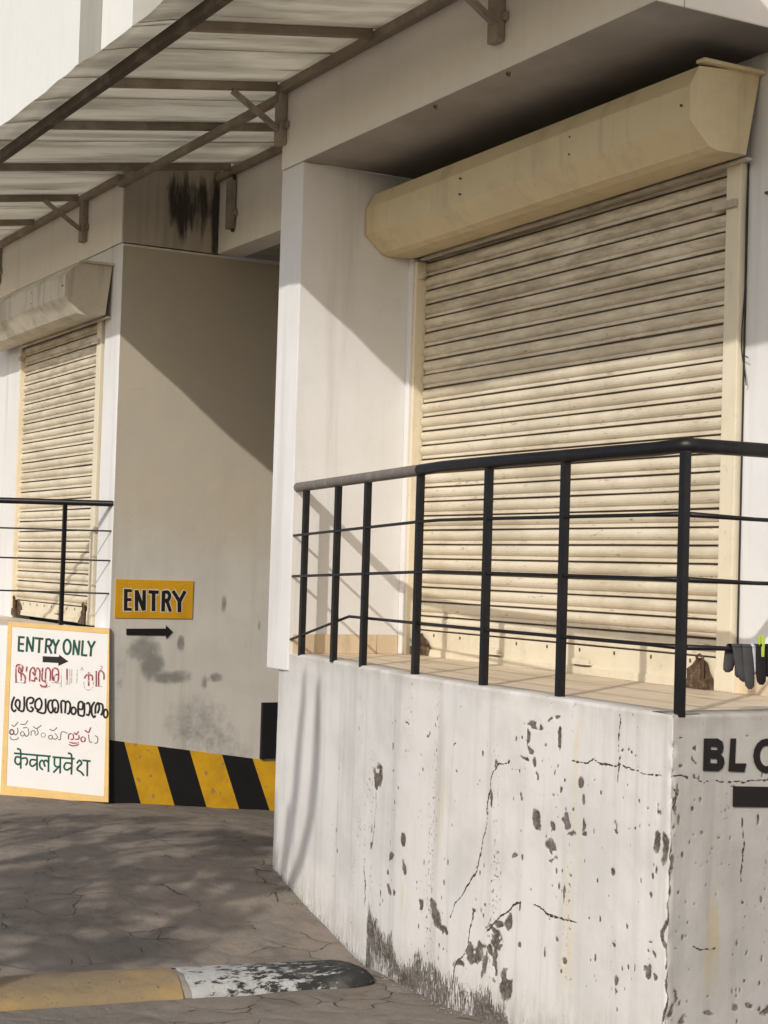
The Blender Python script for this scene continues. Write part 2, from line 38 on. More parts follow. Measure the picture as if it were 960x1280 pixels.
    'telugu': [[0.0084,[0.6117,0.4726],[0.6117,0.4713],[0.6118,0.47],[0.612,0.4687],[0.6122,0.4674],[0.6125,0.4662],[0.6129,0.465],[0.6134,0.4638],[0.614,0.4627],[0.6146,0.4616],[0.6153,0.4607],[0.616,0.4598],[0.6169,0.4589],[0.6177,0.4582],[0.6186,0.4575],[0.6196,0.457],[0.6206,0.4565],[0.6216,0.4561],[0.6226,0.4558],[0.6237,0.4556],[0.6248,0.4555],[0.6258,0.4555],[0.6269,0.4557],[0.628,0.4559],[0.629,0.4562],[0.6301,0.4567],[0.631,0.4572],[0.632,0.4578],[0.6329,0.4585],[0.6338,0.4592],[0.6346,0.4601],[0.6354,0.461],[0.6361,0.462],[0.6367,0.4631],[0.6373,0.4643],[0.6378,0.4654],[0.6382,0.4666],[0.6385,0.4679],[0.6388,0.4692],[0.639,0.4705],[0.6391,0.4718],[0.6391,0.4731],[0.639,0.4744],[0.6388,0.4757],[0.6386,0.4769],[0.6383,0.4782],[0.6378,0.4794],[0.6374,0.4805],[0.6368,0.4817],[0.6362,0.4827],[0.6355,0.4837],[0.6347,0.4846],[0.6339,0.4854],[0.6331,0.4862],[0.6322,0.4868],[0.6312,0.4874],[0.6302,0.4879],[0.6292,0.4883],[0.6282,0.4886],[0.6271,0.4888],[0.626,0.4888],[0.625,0.4888],[0.6239,0.4887],[0.6228,0.4885],[0.6217,0.4881],[0.6207,0.4877],[0.6198,0.4872],[0.6188,0.4866],[0.6179,0.4859],[0.617,0.4851],[0.6162,0.4843],[0.6154,0.4833],[0.6147,0.4823],[0.6141,0.4812],[0.6135,0.4801],[0.613,0.4789],[0.6126,0.4777],[0.6123,0.4765],[0.612,0.4752],[0.6118,0.4739],[0.6117,0.4726]],[0.0049,[0.6117,0.4711],[0.6101,0.4679],[0.6079,0.4631],[0.6053,0.4581],[0.6025,0.4541],[0.5995,0.4525],[0.5962,0.4538],[0.5922,0.457],[0.5883,0.4616],[0.5849,0.4667],[0.5828,0.4719],[0.5822,0.4778],[0.5829,0.4847],[0.5841,0.4917],[0.5854,0.4979],[0.5862,0.5022]],[0.0049,[0.6289,0.5236],[0.6263,0.5215],[0.6228,0.5181],[0.6186,0.5147],[0.614,0.5125],[0.6094,0.5128],[0.6043,0.5169],[0.5985,0.5238],[0.5926,0.5317],[0.5875,0.539],[0.584,0.5439]],[0.0049,[0.6371,0.44],[0.6352,0.4368],[0.6327,0.432],[0.6296,0.4268],[0.6257,0.4222],[0.6211,0.4192],[0.6151,0.4182],[0.6077,0.4182],[0.5998,0.4192],[0.5926,0.4207],[0.587,0.4225],[0.5832,0.4251],[0.5805,0.4286],[0.5786,0.4324],[0.5773,0.4357],[0.5762,0.438]],[0.0049,[0.5368,0.4619],[0.5368,0.4607],[0.5368,0.4595],[0.537,0.4583],[0.5373,0.4572],[0.5376,0.4561],[0.538,0.455],[0.5385,0.454],[0.5391,0.453],[0.5397,0.452],[0.5404,0.4511],[0.5411,0.4503],[0.5419,0.4495],[0.5428,0.4488],[0.5437,0.4482],[0.5447,0.4477],[0.5456,0.4472],[0.5467,0.4469],[0.5477,0.4466],[0.5488,0.4465],[0.5499,0.4464],[0.5509,0.4464],[0.552,0.4465],[0.5531,0.4467],[0.5541,0.447],[0.5552,0.4474],[0.5561,0.4478],[0.5571,0.4484],[0.558,0.4491],[0.5589,0.4498],[0.5597,0.4506],[0.5604,0.4514],[0.5611,0.4523],[0.5618,0.4533],[0.5623,0.4543],[0.5628,0.4553],[0.5632,0.4564],[0.5636,0.4576],[0.5638,0.4587],[0.564,0.4599],[0.5641,0.4611],[0.5641,0.4623],[0.564,0.4635],[0.5638,0.4647],[0.5636,0.4659],[0.5633,0.467],[0.5629,0.468],[0.5624,0.4691],[0.5618,0.4701],[0.5612,0.471],[0.5605,0.4719],[0.5597,0.4727],[0.5589,0.4735],[0.5581,0.4742],[0.5571,0.4748],[0.5562,0.4754],[0.5552,0.4758],[0.5542,0.4762],[0.5531,0.4764],[0.5521,0.4766],[0.551,0.4767],[0.5499,0.4767],[0.5489,0.4765],[0.5478,0.4763],[0.5467,0.4761],[0.5457,0.4757],[0.5447,0.4752],[0.5438,0.4746],[0.5429,0.474],[0.542,0.4733],[0.5412,0.4725],[0.5404,0.4717],[0.5397,0.4707],[0.5391,0.4698],[0.5385,0.4688],[0.538,0.4677],[0.5376,0.4666],[0.5373,0.4655],[0.537,0.4643],[0.5368,0.4631],[0.5368,0.4619]],[0.0049,[0.5352,0.462],[0.5337,0.4591],[0.5316,0.4547],[0.529,0.45],[0.5262,0.4463],[0.5232,0.4449],[0.5195,0.4459],[0.5151,0.4486],[0.5106,0.4526],[0.5069,0.4575],[0.5048,0.4629],[0.5048,0.4698],[0.5063,0.4783],[0.5086,0.4873],[0.5109,0.4951],[0.5123,0.5006]],[0.0049,[0.5682,0.5292],[0.5633,0.529],[0.5562,0.5283],[0.5481,0.5279],[0.5403,0.5284],[0.534,0.5303],[0.5291,0.5344],[0.5247,0.5405],[0.5211,0.5472],[0.5182,0.5532],[0.516,0.5573]],[0.0049,[0.5482,0.5033],[0.5179,0.508]],[0.0049,[0.4892,0.452],[0.4892,0.4566],[0.4893,0.4634],[0.4892,0.4709],[0.4884,0.4777],[0.4865,0.4824],[0.4829,0.4848],[0.4778,0.4859],[0.4722,0.4859],[0.4672,0.4849],[0.4637,0.4831],[0.4621,0.4796],[0.4618,0.4746],[0.4621,0.4689],[0.4627,0.4638],[0.4629,0.4603]],[0.0049,[0.4588,0.4529],[0.4559,0.4548],[0.4515,0.4573],[0.4467,0.4605],[0.4426,0.4643],[0.4404,0.4686],[0.4405,0.4742],[0.4423,0.481],[0.4449,0.4881],[0.4475,0.4943],[0.4491,0.4987]],[0.0049,[0.4764,0.5168],[0.4734,0.5142],[0.4692,0.5102],[0.4642,0.5061],[0.4587,0.503],[0.453,0.5023],[0.4465,0.505],[0.4388,0.5102],[0.4311,0.5164],[0.4244,0.5222],[0.4197,0.5261]],[0.0049,[0.3383,0.4451],[0.3383,0.444],[0.3384,0.4429],[0.3386,0.4419],[0.3388,0.4408],[0.3392,0.4398],[0.3396,0.4389],[0.3401,0.4379],[0.3407,0.437],[0.3413,0.4361],[0.342,0.4353],[0.3427,0.4346],[0.3435,0.4339],[0.3444,0.4333],[0.3453,0.4327],[0.3463,0.4323],[0.3473,0.4319],[0.3483,0.4315],[0.3494,0.4313],[0.3504,0.4311],[0.3515,0.431],[0.3525,0.4311],[0.3536,0.4312],[0.3547,0.4314],[0.3558,0.4316],[0.3568,0.432],[0.3577,0.4324],[0.3587,0.4329],[0.3596,0.4334],[0.3605,0.4341],[0.3613,0.4348],[0.362,0.4355],[0.3627,0.4363],[0.3634,0.4372],[0.3639,0.4381],[0.3644,0.4391],[0.3648,0.4401],[0.3652,0.4411],[0.3654,0.4421],[0.3656,0.4432],[0.3657,0.4443],[0.3657,0.4453],[0.3656,0.4464],[0.3654,0.4475],[0.3651,0.4485],[0.3648,0.4495],[0.3644,0.4505],[0.3639,0.4514],[0.3633,0.4524],[0.3627,0.4532],[0.362,0.454],[0.3612,0.4547],[0.3604,0.4554],[0.3596,0.4561],[0.3586,0.4566],[0.3577,0.4571],[0.3567,0.4575],[0.3557,0.4578],[0.3546,0.4581],[0.3536,0.4582],[0.3525,0.4583],[0.3514,0.4583],[0.3503,0.4582],[0.3493,0.458],[0.3482,0.4577],[0.3472,0.4574],[0.3462,0.457],[0.3453,0.4565],[0.3444,0.4559],[0.3435,0.4553],[0.3427,0.4546],[0.3419,0.4538],[0.3412,0.453],[0.3406,0.4521],[0.34,0.4512],[0.3396,0.4503],[0.3392,0.4493],[0.3388,0.4483],[0.3386,0.4472],[0.3384,0.4461],[0.3383,0.4451]],[0.0049,[0.3404,0.4412],[0.3378,0.4393],[0.334,0.4364],[0.3297,0.4334],[0.3252,0.4311],[0.321,0.4304],[0.3167,0.4317],[0.3117,0.4343],[0.3072,0.4379],[0.3038,0.4419],[0.3026,0.4461],[0.3044,0.4511],[0.3088,0.457],[0.3142,0.4631],[0.3192,0.4684],[0.3226,0.4721]],[0.0049,[0.3617,0.5013],[0.358,0.4993],[0.3528,0.4961],[0.3467,0.493],[0.3404,0.4908],[0.3347,0.4907],[0.329,0.4936],[0.323,0.4988],[0.3173,0.5048],[0.3124,0.5105],[0.3089,0.5142]],[0.0049,[0.2982,0.4311],[0.296,0.4304],[0.2928,0.4289],[0.2892,0.4278],[0.2857,0.4283],[0.283,0.4316],[0.2817,0.4391],[0.2812,0.4501],[0.2809,0.4624],[0.2798,0.4734],[0.2772,0.481],[0.2724,0.4845],[0.2659,0.4854],[0.2588,0.4847],[0.2521,0.4833],[0.2468,0.4819],[0.2431,0.4803],[0.2402,0.4778],[0.238,0.4751],[0.2363,0.4726],[0.235,0.4709]],[0.0049,[0.0866,0.4715],[0.0855,0.4641],[0.084,0.4532],[0.0822,0.4412],[0.0799,0.4302],[0.0773,0.4225],[0.0738,0.4189],[0.0694,0.4178],[0.0649,0.4182],[0.0609,0.419],[0.0581,0.4193]],[0.0049,[0.0408,0.4653],[0.0378,0.4636],[0.0333,0.4615],[0.0284,0.4587],[0.024,0.4551],[0.0212,0.4507],[0.0201,0.4447],[0.0199,0.437],[0.0205,0.429],[0.0219,0.4218],[0.0238,0.4165],[0.0268,0.4137],[0.0311,0.4124],[0.0357,0.4122],[0.0398,0.4123],[0.0427,0.4122]],[0.003,[0.389,0.4587],[0.389,0.4576],[0.3891,0.4564],[0.3893,0.4552],[0.3896,0.454],[0.39,0.4529],[0.3904,0.4518],[0.391,0.4508],[0.3916,0.4498],[0.3923,0.4488],[0.3931,0.4479],[0.3939,0.4471],[0.3948,0.4463],[0.3958,0.4456],[0.3968,0.445],[0.3979,0.4445],[0.399,0.444],[0.4001,0.4437],[0.4013,0.4434],[0.4025,0.4432],[0.4037,0.4431],[0.4049,0.4432],[0.4061,0.4433],[0.4073,0.4434],[0.4084,0.4437],[0.4096,0.4441],[0.4106,0.4446],[0.4117,0.4451],[0.4127,0.4458],[0.4137,0.4465],[0.4145,0.4473],[0.4154,0.4481],[0.4162,0.449],[0.4169,0.45],[0.4175,0.451],[0.4181,0.452],[0.4185,0.4531],[0.4189,0.4543],[0.4192,0.4555],[0.4193,0.4567],[0.4194,0.4578],[0.4194,0.459],[0.4193,0.4602],[0.4191,0.4614],[0.4189,0.4626],[0.4185,0.4637],[0.418,0.4648],[0.4175,0.4658],[0.4168,0.4668],[0.4161,0.4678],[0.4153,0.4686],[0.4145,0.4695],[0.4136,0.4702],[0.4126,0.471],[0.4116,0.4716],[0.4106,0.4721],[0.4095,0.4726],[0.4084,0.4729],[0.4072,0.4732],[0.406,0.4734],[0.4048,0.4734],[0.4036,0.4734],[0.4024,0.4733],[0.4012,0.4731],[0.4,0.4728],[0.3989,0.4725],[0.3978,0.472],[0.3968,0.4714],[0.3958,0.4708],[0.3948,0.4701],[0.3939,0.4693],[0.3931,0.4684],[0.3923,0.4675],[0.3916,0.4666],[0.3909,0.4656],[0.3904,0.4645],[0.3899,0.4634],[0.3896,0.4623],[0.3893,0.4611],[0.3891,0.4599],[0.389,0.4587]]],
    'telugu_red': [[0.0061,[0.226,0.4333],[0.2261,0.4384],[0.2263,0.4459],[0.2263,0.4543],[0.2256,0.462],[0.2235,0.4674],[0.2194,0.4709],[0.2136,0.4733],[0.2072,0.4744],[0.2013,0.4741],[0.197,0.472],[0.1942,0.4672],[0.1923,0.4598],[0.1912,0.4514],[0.1911,0.4436],[0.192,0.4381],[0.1945,0.4352],[0.1987,0.434],[0.2035,0.4337],[0.2079,0.4338],[0.2108,0.4337]],[0.0061,[0.186,0.4837],[0.1845,0.4811],[0.1824,0.477],[0.1799,0.4728],[0.177,0.4697],[0.1741,0.4689],[0.1705,0.4715],[0.1664,0.4766],[0.1621,0.4827],[0.1585,0.4884],[0.1559,0.4922]],[0.0061,[0.1804,0.4346],[0.1764,0.4349],[0.1704,0.4351],[0.1638,0.4356],[0.1579,0.4368],[0.154,0.4392],[0.1524,0.4435],[0.1524,0.4495],[0.1533,0.4559],[0.1544,0.4617],[0.1549,0.4657]],[0.0061,[0.2177,0.4146],[0.2143,0.4134],[0.2095,0.4118],[0.2037,0.41],[0.1974,0.4085],[0.1909,0.4078],[0.1834,0.4081],[0.1747,0.4091],[0.1659,0.4105],[0.1583,0.4118],[0.153,0.4127]],[0.0061,[0.2209,0.3978],[0.2169,0.3963],[0.2112,0.3939],[0.2044,0.3914],[0.1973,0.3895],[0.1902,0.3889],[0.1825,0.3899],[0.1738,0.3923],[0.1652,0.3953],[0.1578,0.398],[0.1525,0.3998]],[0.0061,[0.1082,0.4368],[0.1082,0.4355],[0.1083,0.4342],[0.1085,0.4329],[0.1088,0.4316],[0.1091,0.4304],[0.1096,0.4292],[0.1102,0.428],[0.1108,0.4269],[0.1115,0.4258],[0.1123,0.4248],[0.1131,0.4239],[0.114,0.4231],[0.115,0.4223],[0.116,0.4217],[0.117,0.4211],[0.1181,0.4206],[0.1193,0.4202],[0.1204,0.4199],[0.1216,0.4197],[0.1228,0.4197],[0.124,0.4197],[0.1252,0.4198],[0.1264,0.42],[0.1276,0.4204],[0.1287,0.4208],[0.1298,0.4213],[0.1309,0.4219],[0.1319,0.4226],[0.1328,0.4233],[0.1337,0.4242],[0.1345,0.4251],[0.1353,0.4261],[0.1361,0.4272],[0.1367,0.4284],[0.1373,0.4295],[0.1377,0.4307],[0.1381,0.432],[0.1383,0.4333],[0.1385,0.4346],[0.1386,0.4359],[0.1386,0.4371],[0.1385,0.4385],[0.1383,0.4398],[0.1381,0.441],[0.1377,0.4423],[0.1373,0.4434],[0.1367,0.4446],[0.136,0.4458],[0.1353,0.4468],[0.1346,0.4478],[0.1337,0.4487],[0.1328,0.4495],[0.1319,0.4503],[0.1309,0.4509],[0.1298,0.4515],[0.1287,0.452],[0.1276,0.4524],[0.1264,0.4527],[0.1252,0.4529],[0.124,0.453],[0.1228,0.4529],[0.1216,0.4528],[0.1204,0.4526],[0.1192,0.4523],[0.1181,0.4519],[0.117,0.4513],[0.116,0.4507],[0.115,0.4501],[0.114,0.4493],[0.1131,0.4484],[0.1123,0.4475],[0.1115,0.4465],[0.1108,0.4454],[0.1101,0.4443],[0.1096,0.4431],[0.1091,0.4419],[0.1088,0.4406],[0.1085,0.4393],[0.1083,0.438],[0.1082,0.4368]],[0.0061,[0.1143,0.501],[0.1104,0.4983],[0.1048,0.494],[0.0984,0.4896],[0.0922,0.4866],[0.0872,0.4867],[0.0833,0.491],[0.08,0.4986],[0.0772,0.5075],[0.0749,0.5157],[0.0732,0.5212]]],
    'hindi': [[0.0107,[0.6046,0.3247],[0.3455,0.3104]],[0.0107,[0.5566,0.3223],[0.5527,0.2179]],[0.0107,[0.5556,0.2958],[0.5605,0.2968],[0.5677,0.2985],[0.5757,0.3001],[0.5831,0.3004],[0.5884,0.2986],[0.5918,0.2939],[0.594,0.2868],[0.5951,0.2787],[0.5951,0.2708],[0.594,0.2644],[0.5912,0.2591],[0.5867,0.2541],[0.5813,0.25],[0.5759,0.2471],[0.5713,0.2461],[0.5673,0.2479],[0.5633,0.2521],[0.5597,0.2574],[0.5567,0.2623],[0.5545,0.2656]],[0.0107,[0.5554,0.2883],[0.5497,0.2894],[0.5415,0.2914],[0.5324,0.2932],[0.5238,0.2941],[0.5175,0.2932],[0.5136,0.2899],[0.5111,0.2849],[0.5096,0.2789],[0.509,0.2726],[0.5089,0.2669],[0.51,0.2614],[0.5122,0.2555],[0.515,0.2499],[0.5177,0.2451],[0.5194,0.2416]],[0.0107,[0.5566,0.3208],[0.5569,0.3249],[0.5573,0.3308],[0.5579,0.3375],[0.5592,0.3439],[0.5614,0.3487],[0.5653,0.3519],[0.5705,0.3541],[0.5761,0.3557],[0.5811,0.3569],[0.5846,0.3578]],[0.0107,[0.4423,0.3143],[0.4383,0.2085]],[0.0107,[0.4425,0.2803],[0.4483,0.2811],[0.4567,0.2827],[0.4662,0.2841],[0.475,0.2844],[0.4814,0.2829],[0.4854,0.2787],[0.4881,0.2723],[0.4896,0.265],[0.49,0.258],[0.4894,0.2524],[0.4874,0.2478],[0.4839,0.2436],[0.4796,0.2401],[0.4747,0.238],[0.4698,0.2378],[0.4643,0.2404],[0.4579,0.2456],[0.4514,0.2518],[0.4458,0.2575],[0.4418,0.2613]],[0.0107,[0.3608,0.3115],[0.3582,0.201]],[0.0107,[0.3607,0.2675],[0.3634,0.27],[0.3674,0.2738],[0.372,0.2777],[0.3765,0.2809],[0.3802,0.2821],[0.3835,0.2812],[0.3868,0.2788],[0.3896,0.2753],[0.3917,0.2711],[0.3926,0.2666],[0.3918,0.261],[0.3896,0.2542],[0.3868,0.2471],[0.3841,0.2409],[0.3823,0.2366]],[0.0107,[0.3895,0.2667],[0.3919,0.2692],[0.3953,0.2731],[0.3993,0.2772],[0.4033,0.2803],[0.4068,0.2813],[0.4102,0.2798],[0.4137,0.2765],[0.417,0.2721],[0.4197,0.2671],[0.4213,0.262],[0.4218,0.2564],[0.4214,0.25],[0.4203,0.2434],[0.4186,0.2372],[0.4164,0.2318],[0.4131,0.2273],[0.4086,0.2233],[0.4039,0.2199],[0.3997,0.2171],[0.3967,0.215]],[0.0107,[0.3332,0.3062],[0.1778,0.2987]],[0.0107,[0.2784,0.3041],[0.2758,0.1928]],[0.0107,[0.3179,0.3029],[0.3181,0.2957],[0.3187,0.2852],[0.3191,0.2733],[0.3189,0.2622],[0.3176,0.2537],[0.3148,0.2479],[0.3108,0.2436],[0.3063,0.2406],[0.3015,0.2387],[0.2972,0.2376],[0.293,0.2381],[0.2884,0.2401],[0.2841,0.2429],[0.2804,0.2456],[0.2778,0.2473]],[0.0107,[0.28,0.2457],[0.3239,0.1975]],[0.0107,[0.1962,0.3027],[0.1965,0.1876]],[0.0107,[0.1993,0.2648],[0.205,0.2656],[0.2131,0.2672],[0.2223,0.2686],[0.2309,0.269],[0.2375,0.2674],[0.242,0.2632],[0.2456,0.257],[0.2481,0.2497],[0.2494,0.2426],[0.2493,0.2368],[0.2475,0.2317],[0.2442,0.2267],[0.2398,0.2224],[0.2348,0.2195],[0.2296,0.2184],[0.2236,0.2203],[0.2164,0.2246],[0.2092,0.2299],[0.2028,0.235],[0.1984,0.2383]],[0.0107,[0.1983,0.2989],[0.1987,0.3033],[0.199,0.3098],[0.1997,0.317],[0.201,0.3238],[0.2032,0.329],[0.207,0.3323],[0.2123,0.3346],[0.2179,0.3362],[0.2229,0.3373],[0.2264,0.3382]],[0.0107,[0.1242,0.2897],[0.0647,0.2854]],[0.0107,[0.0876,0.287],[0.0852,0.1788]],[0.0107,[0.1614,0.2674],[0.1588,0.2711],[0.155,0.2766],[0.1506,0.2826],[0.1463,0.2873],[0.1424,0.2892],[0.1387,0.2875],[0.1346,0.2834],[0.131,0.2779],[0.1285,0.272],[0.1279,0.2669],[0.13,0.2625],[0.1342,0.2581],[0.1394,0.2537],[0.1446,0.2493],[0.1484,0.2451],[0.1515,0.2408],[0.1544,0.2366],[0.1567,0.2324],[0.1577,0.2283],[0.1568,0.2244],[0.1534,0.2207],[0.1479,0.2172],[0.1412,0.2138],[0.1345,0.2102],[0.1288,0.2063],[0.1239,0.2015],[0.119,0.1961],[0.1146,0.1907],[0.1109,0.186],[0.1082,0.1827]]],
    'entry_sign': [[0.0236,[4.106,1.498],[4.11,1.344]],[0.0188,[4.105,1.488],[4.151,1.486]],[0.0188,[4.107,1.423],[4.15,1.423]],[0.0188,[4.11,1.355],[4.154,1.354]],[0.0236,[4.192,1.344],[4.186,1.492]],[0.0236,[4.187,1.489],[4.246,1.348]],[0.0236,[4.248,1.348],[4.244,1.493]],[0.0222,[4.278,1.481],[4.355,1.479]],[0.025,[4.316,1.479],[4.32,1.344]],[0.025,[4.393,1.342],[4.392,1.49]],[0.0222,[4.42,1.418],[4.45,1.343]],[0.0236,[4.463,1.492],[4.517,1.416]],[0.0236,[4.558,1.492],[4.517,1.416]],[0.0264,[4.516,1.419],[4.519,1.339]],[0.0222,[4.393,1.48],[4.397,1.481],[4.404,1.482],[4.411,1.483],[4.418,1.483],[4.423,1.482],[4.428,1.479],[4.432,1.474],[4.435,1.468],[4.438,1.462],[4.439,1.456],[4.439,1.45],[4.438,1.443],[4.435,1.437],[4.432,1.431],[4.429,1.426],[4.423,1.423],[4.416,1.421],[4.409,1.419],[4.402,1.418],[4.397,1.417]]],
    'entry_outline': [[0.0389,[4.106,1.504],[4.11,1.338]],[0.034,[4.103,1.488],[4.153,1.486]],[0.034,[4.105,1.423],[4.152,1.423]],[0.034,[4.108,1.355],[4.156,1.354]],[0.0389,[4.192,1.338],[4.186,1.498]],[0.0389,[4.185,1.494],[4.249,1.343]],[0.0389,[4.248,1.342],[4.244,1.499]],[0.0375,[4.275,1.481],[4.359,1.479]],[0.0403,[4.316,1.484],[4.32,1.339]],[0.0403,[4.393,1.336],[4.392,1.496]],[0.0375,[4.419,1.421],[4.451,1.34]],[0.0389,[4.461,1.495],[4.519,1.413]],[0.0389,[4.56,1.495],[4.514,1.413]],[0.0417,[4.516,1.423],[4.52,1.336]],[0.0375,[4.393,1.48],[4.397,1.481],[4.404,1.482],[4.411,1.483],[4.418,1.483],[4.423,1.482],[4.428,1.479],[4.432,1.474],[4.435,1.468],[4.438,1.462],[4.439,1.456],[4.439,1.45],[4.438,1.443],[4.435,1.437],[4.432,1.431],[4.429,1.426],[4.423,1.423],[4.416,1.421],[4.409,1.419],[4.402,1.418],[4.397,1.417]]],
    'entry_arrow': [[4.121,1.217],[4.419,1.22],[4.42,1.245],[4.474,1.198],[4.426,1.145],[4.423,1.17],[4.123,1.171]],
    'block_B': [[[0.136,1.1301],[0.2,1.1287],[0.2224,1.1172],[0.2283,1.0968],[0.2236,1.0782],[0.2157,1.0722],[0.2302,1.0593],[0.234,1.0404],[0.2252,1.022],[0.2075,1.0117],[0.1355,1.0156]],[[0.1688,1.0999],[0.1989,1.0982],[0.1992,1.0876],[0.1691,1.089]],[[0.1681,1.058],[0.1989,1.0564],[0.1994,1.0399],[0.1685,1.0415]]],
    'block_L': [[0.2585,1.1273],[0.2849,1.1267],[0.2826,1.0374],[0.3366,1.0358],[0.3272,1.0046],[0.2518,1.0102]],
    'block_O': [[[0.4958,1.058],[0.4915,1.0338],[0.478,1.0135],[0.4573,1.0004],[0.4327,0.9964],[0.4079,1.002],[0.3867,1.0164],[0.3722,1.0374],[0.3666,1.0617],[0.3708,1.0857],[0.3841,1.1059],[0.4045,1.1191],[0.429,1.1234],[0.4539,1.118],[0.4754,1.1036],[0.4901,1.0826]],[[0.4635,1.059],[0.4614,1.0446],[0.4547,1.0327],[0.4443,1.0249],[0.432,1.0224],[0.4195,1.0257],[0.4087,1.0341],[0.4013,1.0464],[0.3985,1.0608],[0.4005,1.075],[0.4071,1.087],[0.4175,1.0948],[0.4298,1.0973],[0.4423,1.0942],[0.4531,1.0858],[0.4606,1.0734]]],
    'block_bar': [[0.2749,0.9563],[0.5434,0.9422],[0.5456,0.8673],[0.2758,0.8827]],
    'chips': [[1.832,0.694,0.063,0.048],[2.029,0.374,0.036,0.02],[2.187,0.464,0.029,0.029],[2.191,0.338,0.024,0.031],[1.783,0.369,0.019,0.026],[2.025,0.196,0.024,0.015],[2.084,0.218,0.024,0.013],[1.999,0.282,0.013,0.021],[2.389,0.214,0.018,0.025],[3.32,0.722,0.033,0.04],[3.432,0.724,0.016,0.018],[3.42,0.632,0.035,0.029],[3.166,0.538,0.017,0.013],[3.524,0.722,0.013,0.021],[3.291,1.108,0.047,0.015],[3.413,1.12,0.045,0.011],[3.257,1.049,0.017,0.019],[3.279,1.008,0.027,0.016],[3.231,0.96,0.03,0.009],[3.308,0.965,0.02,0.018],[3.334,0.917,0.013,0.018],[3.452,1.054,0.012,0.025],[3.622,0.904,0.024,0.021],[3.644,0.832,0.015,0.025],[3.639,0.739,0.012,0.024],[3.64,0.697,0.013,0.01],[3.539,0.68,0.019,0.009],[3.517,0.748,0.013,0.029],[3.57,0.693,0.018,0.007],[3.836,0.786,0.011,0.03],[3.828,0.614,0.012,0.013],[3.912,0.862,0.009,0.005],[3.955,0.787,0.008,0.005],[3.861,0.196,0.011,0.034],[3.857,0.339,0.012,0.01],[3.532,0.491,0.009,0.038],[4.077,0.751,0.018,0.026],[4.128,0.74,0.021,0.041],[4.11,0.86,0.016,0.023],[4.08,0.675,0.01,0.014],[4.072,0.39,0.013,0.008],[4.079,0.341,0.011,0.013],[4.044,0.28,0.011,0.016],[4.072,0.262,0.011,0.01],[2.536,0.196,0.052,0.056],[2.489,0.227,0.026,0.024],[2.592,0.147,0.052,0.032],[2.637,0.126,0.022,0.02],[2.543,0.076,0.009,0.028],[2.88,0.275,0.015,0.01],[3.512,0.316,0.015,0.012],[3.536,0.208,0.015,0.014],[3.506,0.174,0.009,0.014],[3.213,0.219,0.01,0.025],[2.874,0.109,0.066,0.046],[3.06,0.187,0.05,0.041],[2.999,0.126,0.028,0.034],[3.048,0.08,0.028,0.065],[3.139,0.035,0.038,0.052],[3.143,0.289,0.021,0.037],[3.074,0.265,0.042,0.015],[3.022,0.23,0.05,0.011],[2.755,0.023,0.041,0.019],[2.917,0.147,0.029,0.019],[2.951,0.049,0.019,0.034],[2.185,1.01,0.014,0.006],[2.414,0.976,0.013,0.006],[2.679,0.847,0.013,0.006],[2.639,0.937,0.009,0.004],[3.111,0.933,0.007,0.011],[3.02,0.904,0.01,0.006],[2.873,0.477,0.007,0.004],[3.307,0.437,0.007,0.005],[2.942,0.707,0.008,0.027],[2.98,0.764,0.01,0.048],[2.908,0.522,0.011,0.016],[3.881,1.065,0.009,0.008],[3.854,1.028,0.009,0.008],[4.05,0.347,0.005,0.005],[4.159,0.623,0.008,0.065],[4.159,0.542,0.008,0.081],[4.155,0.46,0.01,0.097],[4.157,0.33,0.01,0.08],[4.155,0.233,0.013,0.096]],
    'chips_side': [[4.21,1.12,0.01,0.006],[4.276,1.081,0.009,0.008],[4.275,1.049,0.011,0.008],[4.178,0.928,0.007,0.017],[4.176,0.896,0.008,0.013],[4.183,0.863,0.006,0.011],[4.173,0.814,0.007,0.017],[4.491,0.741,0.009,0.037],[4.398,0.802,0.008,0.005],[4.441,0.8,0.004,0.011],[4.364,0.748,0.005,0.005],[4.35,0.73,0.005,0.005],[4.301,0.659,0.005,0.004],[4.27,0.681,0.004,0.004],[4.33,0.683,0.004,0.004],[4.51,0.538,0.007,0.013],[4.289,0.538,0.005,0.004],[4.267,0.202,0.006,0.008],[4.208,0.222,0.007,0.028],[4.192,0.182,0.009,0.018],[4.414,0.872,0.004,0.004],[4.533,0.363,0.004,0.004],[4.482,0.227,0.005,0.004],[4.202,1.01,0.011,0.004],[4.166,0.722,0.005,0.054],[4.162,0.613,0.006,0.055],[4.162,0.485,0.004,0.082],[4.16,0.304,0.007,0.082],[4.46,0.973,0.012,0.005],[4.466,0.145,0.017,0.013],[4.552,0.16,0.024,0.014],[4.614,0.13,0.025,0.019],[4.358,0.142,0.024,0.011],[4.263,0.146,0.021,0.01],[4.563,0.832,0.004,0.013],[4.504,1.134,0.008,0.004]],
